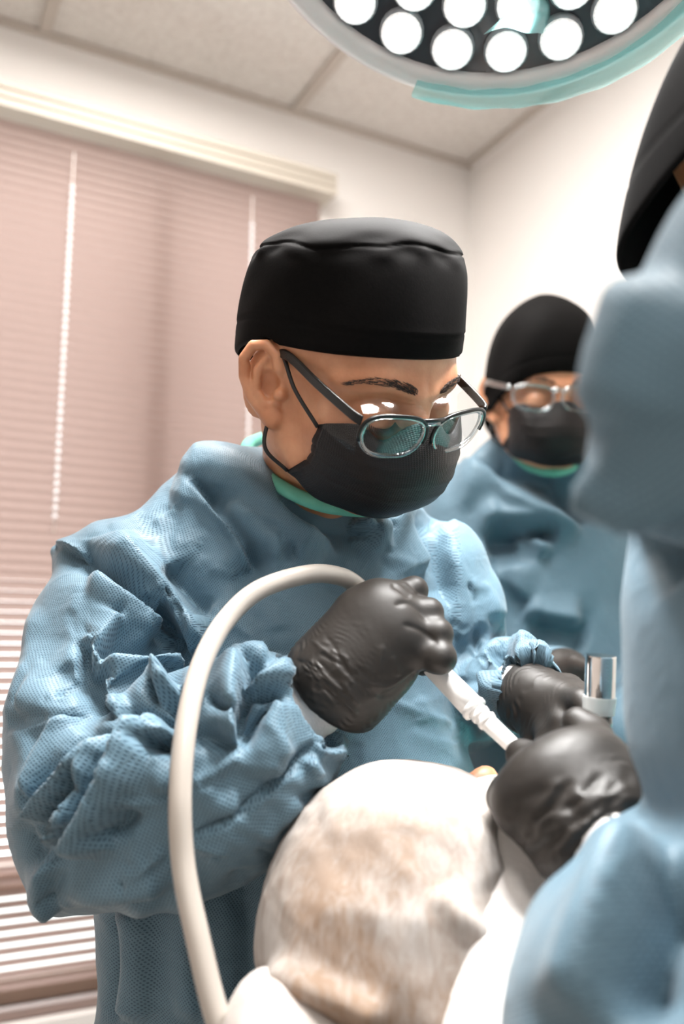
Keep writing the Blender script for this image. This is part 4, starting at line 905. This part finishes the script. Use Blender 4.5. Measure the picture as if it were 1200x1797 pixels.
def bulge(p): return smin(ell(p, P(470, 1810, .61), (.029, .05, .034)), ell(p, P(560, 1880, .61), (.05, .05, .04)), .03)
V, Q = polygonize(bulge, P(480, 1850, .60)-np.array([.12, .1, .1]), P(520, 1800, .60)+np.array([.14, .1, .1]), .004); N = normals(V, Q); V = V+N*crumple(V, 60, .002, 4)[:, None]
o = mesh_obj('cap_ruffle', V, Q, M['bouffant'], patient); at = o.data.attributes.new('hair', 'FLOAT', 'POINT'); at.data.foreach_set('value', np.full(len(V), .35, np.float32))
def towel(p): return smin(chain(p, [(P(800, 1420, .77), .022), (P(870, 1470, .72), .040), (P(905, 1580, .66), .040), (P(895, 1700, .62), .038), (P(880, 1850, .58), .04)], .03), chain(p, [(P(870, 1420, .76), .012), (P(930, 1540, .68), .022)]), .03)
V, Q = polygonize(towel, P(800, 1850, .56)-np.array([.08, .06, .06]), P(960, 1380, .80)+np.array([.05, .06, .06]), .004); V = relax(V, Q, 2); N = normals(V, Q); V = V+N*crumple(V, 50, .002, 8)[:, None]
tw = mesh_obj('gauze_towel', V, Q, M['towel']); tw['label'] = 'bright white gauze towel tucked beside the patient\'s capped head'; tw['category'] = 'towel'
# loose threads at the edge of the cap
mb = MB()
for i in range(9):
    a = P(812+i*8, 1386+i*1.5, .80); mb.tube(spline([a, a+np.array([-.003+.001*i, 0, .006]), a+np.array([.004, -.004, .008]), a+np.array([.008, 0, .002*random.random()])], 10), .0005, 5)
mb.build('loose_threads', M['towel'], patient)
def drape(p):
    c0 = HC+PF*.26+np.array([0, 0, -.008])
    e = chain(torso_q(p, c0, PF, PS, .75), [((.02, 0, -.01), .075), ((.12, 0, -.02), .115), ((.40, 0, -.03), .12), ((.60, 0, -.09), .11)], .05)
    return smin(e, chain(p, [(np.array([.235, 1.04, 1.075]), .055), (np.array([.36, 1.02, 1.06]), .09)], .02), .05)
V, Q = polygonize(drape, HC+np.array([-.1, -.2, -.30]), HC+np.array([.95, .75, .2]), .008); V = relax(V, Q, 2); N = normals(V, Q); V = V+N*crumple(V, 25, .005, 31)[:, None]
dr = mesh_obj('surgical_drape', V, Q, M['teal']); dr['label'] = 'teal surgical drape covering the patient\'s chest beneath the gloved hands'; dr['category'] = 'drape'
ch = thing('dental_chair', 'reclined grey dental chair under the patient, below the frame', 'chair', (HC[0]+.3, HC[1]+.16, 0))
PM = np.stack([PF, PS, PU], 1)
def cushion(name, c, size, r=.03):
    hs = np.array(size)/2-r
    def f(p):
        q = np.abs((p-np.asarray(c, np.float32))@PM.astype(np.float32))-hs.astype(np.float32); return np.linalg.norm(np.maximum(q, 0), axis=1)+np.minimum(q.max(1), 0)-r
    e = np.linalg.norm(size)/2+.03; V, Q = polygonize(f, np.asarray(c)-e, np.asarray(c)+e, .012); return mesh_obj(name, V, Q, M['vinyl'], ch)
cushion('headrest', HC+np.array([0, 0, -.155]), (.22, .24, .06)); cushion('backrest', HC+PF*.52+np.array([0, 0, -.262]), (.60, .32, .09))
mb = MB(); b0 = HC+PF*.56; mb.tube([(b0[0], b0[1], .06), (b0[0], b0[1], HC[2]-.27)], .06, 20); mb.build('column', M['steel'], ch)
mb = MB(); mb.box((b0[0], b0[1], .03), (.36, .26, .06), PM); mb.build('base', M['vinyl'], ch, False)
mb = MB(); mb.box(HC+PF*.14+np.array([0, 0, -.206]), (.3, .05, .02), PM); mb.build('headrest_arm', M['steel'], ch, False)

# ------------------------------------------------------------------ suction hose and handpiece, metal instrument
hs = thing('suction_hose', 'thick beige suction hose looping up into the raised gloved fist', 'hose', P(385, 1797, .66))
path = [np.array([-.25, .45, .02]), np.array([-.16, .55, .35]), P(450, 1960, .59), P(385, 1797, .60), P(348, 1650, .61), P(322, 1520, .62), P(316, 1400, .625), P(326, 1280, .64), P(352, 1170, .665), P(395, 1090, .69), P(455, 1035, .71), P(540, 1008, .735), P(598, 1012, .755), P(632, 1033, .77), P(665, 1070, .775)]
mb = MB(); mb.tube(spline(path, 160), .0078, 24); mb.build('tube', M['hose'], hs)
hp = thing('suction_handpiece', 'white suction handpiece pointing from the raised fist down to the patient\'s mouth', 'handpiece', P(830, 1240, .725))
a, b, c_, d_, e_ = P(655, 1060, .775), P(750, 1160, .75), P(828, 1240, .725), P(842, 1254, .72), P(918, 1326, .69)
mb = MB(); mb.tube([a, b, b*.3+c_*.7, c_], [.0085, .0088, .0096, .0098], 24); mb.build('handle', M['white'], hp)
cdir = (c_-b)/np.linalg.norm(c_-b); mb = MB(); mb.tube([c_-cdir*.0006, c_+cdir*.001, c_+cdir*.004, c_+cdir*.005], [.0098, .0106, .0106, .008], 24); mb.build('collar', M['white'], hp)
mb = MB(); mb.tube([c_+cdir*.004, d_, e_+(e_-d_)*.05, e_+(e_-d_)*.5], [.0078, .0072, .0058, .005], 20); mb.build('tip', M['white'], hp)
for tt in (.15, .28):
    p0 = c_*(1-tt)+e_*tt; mb = MB(); mb.tube([p0, p0+cdir*.003], [.0081, .0079], 20); mb.build('ridge', M['white'], hp)
ins = thing('metal_instrument', 'polished chrome cylinder with frosted collar standing between the gloved fingers', 'instrument', P(1050, 1260, .69))
t0, t1, t2, t3 = P(1054, 1150, .685), P(1052, 1222, .69), P(1050, 1252, .692), P(1048, 1285, .695)
mb = MB(); mb.tube([t1, t0*.97+t1*.03, t0], [.0112, .0112, .0108], 72); mb.build('cylinder_body', M['chrome'], ins, False)
mb = MB(); mb.tube([t2, t1*.9+t2*.1, t1], [.0116, .0122, .0122], 72); mb.build('collar', M['frost'], ins, False)
mb = MB(); mb.tube([t3, t2*.5+t3*.5, t2], [.0085, .0105, .0095], 30); mb.build('grip', M['darkglass'], ins)
mb = MB(); mb.tube([P(985, 1400, .76), t3], [.002, .003], 12); mb.build('shaft', M['steel'], ins)

# ------------------------------------------------------------------ surgical lamp
LC = P(888, -360, 1.0); LC = np.array([0, 0, ZC])+(LC-np.array([0, 0, ZC]))/np.linalg.norm(LC-np.array([0, 0, ZC]))*.98
ln = np.array([-.10, -.50, -.86]); ln /= np.linalg.norm(ln); lx = np.cross(ln, [0, 1, 0.3]); lx /= np.linalg.norm(lx); ly = np.cross(ln, lx)
lamp = thing('surgical_lamp', 'round ceiling surgical lamp with white rim and a ring of lit lenses', 'lamp', LC)
RL = .255
def disc(prof, n=72):
    V = [LC+lx*r*math.cos(2*math.pi*k/n)+ly*r*math.sin(2*math.pi*k/n)+ln*h for (r, h) in prof for k in range(n)]
    m = len(prof); return V, [(i*n+k, i*n+(k+1) % n, (i+1)*n+(k+1) % n, (i+1)*n+k) for i in range(m-1) for k in range(n)]
V, Q = disc([(.228, .004), (.230, .010), (.236, .013), (.246, .012), (.254, .004), (.256, -.008), (.250, -.022), (.235, -.034), (.18, -.05), (.08, -.058), (.001, -.06)]); mesh_obj('housing', V, Q, M['lampwhite'], lamp)
V, Q = disc([(.229, .004), (.15, .003), (.001, .003)]); mesh_obj('face_plate', V, Q, M['lampface'], lamp)
for k in range(12):
    a = 2*math.pi*(k+.5)/12; d = lx*math.cos(a)+ly*math.sin(a); mb = MB(); mb.tube([LC+d*.06+ln*.004, LC+d*.226+ln*.004], .003, 6); mb.build('rib', M['lampring'], lamp)
lp = None
dn = np.array([0, 0, -1.0]); dn = dn-ln*(dn@ln); dn /= np.linalg.norm(dn); sd_ = np.cross(dn, ln)
LM = Matrix([list(lx)+[0], list(ly)+[0], list(ln)+[0], [0, 0, 0, 1]]).transposed() if False else Matrix(((lx[0], ly[0], ln[0]), (lx[1], ly[1], ln[1]), (lx[2], ly[2], ln[2])))
leds = [(.205, 15*i+2.0) for i in range(24)]+[(.163, 18*i-2.0) for i in range(20)]
n = 20; prof = [(.0225, 0), (.0225, .006), (.0205, .009)]
rv = [(r*math.cos(2*math.pi*k/n), r*math.sin(2*math.pi*k/n), h) for r, h in prof for k in range(n)]; rq = [(i*n+k, i*n+(k+1) % n, (i+1)*n+(k+1) % n, (i+1)*n+k) for i in range(2) for k in range(n)]
dv = [(r*math.cos(2*math.pi*k/n), r*math.sin(2*math.pi*k/n), h) for r, h in [(.0206, .0085), (.016, .0125), (.008, .0145), (.0002, .015)] for k in range(n)]; dq = [(i*n+k, i*n+(k+1) % n, (i+1)*n+(k+1) % n, (i+1)*n+k) for i in range(3) for k in range(n)]
ring0 = lens0 = None
for i, (r, a) in enumerate(leds):
    c = LC+dn*r*math.cos(R(a))+sd_*r*math.sin(R(a))+ln*.003
    if ring0 is None: ring0 = mesh_obj('lens_ring', rv, rq, M['lampring'], lamp); lens0 = mesh_obj('lens', dv, dq, M['led'], lamp); a_, b_ = ring0, lens0
    else:
        a_ = ring0.copy(); b_ = lens0.copy(); COL.objects.link(a_); COL.objects.link(b_); a_.parent = lamp; b_.parent = lamp
    for q_ in (a_, b_):
        q_.matrix_parent_inverse = Matrix.Translation(-Vector(lamp.location)); q_.matrix_basis = Matrix.Translation(Vector(c))@LM.to_4x4()
for i in range(6):
    c = LC+dn*.16*math.cos(i*math.pi/3)+sd_*.16*math.sin(i*math.pi/3)+ln*.03
    L = bpy.data.lights.new('lamp_beam', 'SPOT'); L.energy = LAMP_POWER; L.spot_size = R(76); L.spot_blend = .8; L.shadow_soft_size = .04; L.color = (1, .98, .96)
    o = bpy.data.objects.new('lamp_beam', L); COL.objects.link(o); o.location = c; tgt = P(840, 1420, .74); o.rotation_euler = Vector(tgt-c).to_track_quat('-Z', 'Y').to_euler()
# handle with teal cover, loose teal film below the rim, arm to the ceiling
hc = LC+dn*.155+sd_*.022
mb = MB(); mb.tube([LC+ln*.0, LC+ln*.09], [.02, .017], 20); mb.build('handle', M['lampwhite'], lamp)
def film_strip(rows, name):
    G = np.array([spline(r_, 40) for r_ in rows]); G = np.array([spline(G[:, j], 14) for j in range(G.shape[1])])
    v_, f_ = grid(G); v_ = v_+np.array([0, 1, 0])*(.0012*np.sin(v_[:, 0]*140+v_[:, 2]*90))[:, None]; return mesh_obj(name, v_, f_, M['film'], lamp)
LP = lambda ang, r, h: LC+dn*r*math.cos(R(ang))-sd_*r*math.sin(R(ang))+ln*h
film_strip([[LP(t, .238, .020) for t in (-24, -10, 8, 28, 52)], [LP(t, .258, .018) for t in (-24, -10, 8, 28, 52)], [LP(-21, .258, .008), LP(-6, .264, .006), LP(10, .269, .004), LP(28, .271, .004), LP(52, .276, .004)]], 'plastic_film')
film_strip([[P(848, 62, .80), P(880, 30, .78), P(905, -20, .80)], [P(885, 50, .77), P(915, 20, .76), P(935, -25, .78)], [P(930, 58, .78), P(955, 20, .77), P(960, -25, .79)], [P(952, 60, .80), P(968, 25, .80), P(972, -20, .82)]], 'handle_cover')
mb = MB(); top = LC-ln*.058; el_ = top+np.array([.02, .05, .16]); mb.tube(spline([top, top-ln*.06, el_, el_+np.array([.30, -.3, .10]), np.array([LC[0]+.38, LC[1]-.38, CEIL-.02])], 40), .022, 16); mb.build('arm', M['lampwhite'], lamp)
mb = MB(); mb.tube([(LC[0]+.38, LC[1]-.38, CEIL-.06), (LC[0]+.38, LC[1]-.38, CEIL-.0)], [.06, .08], 24); mb.build('ceiling_mount', M['lampwhite'], lamp)
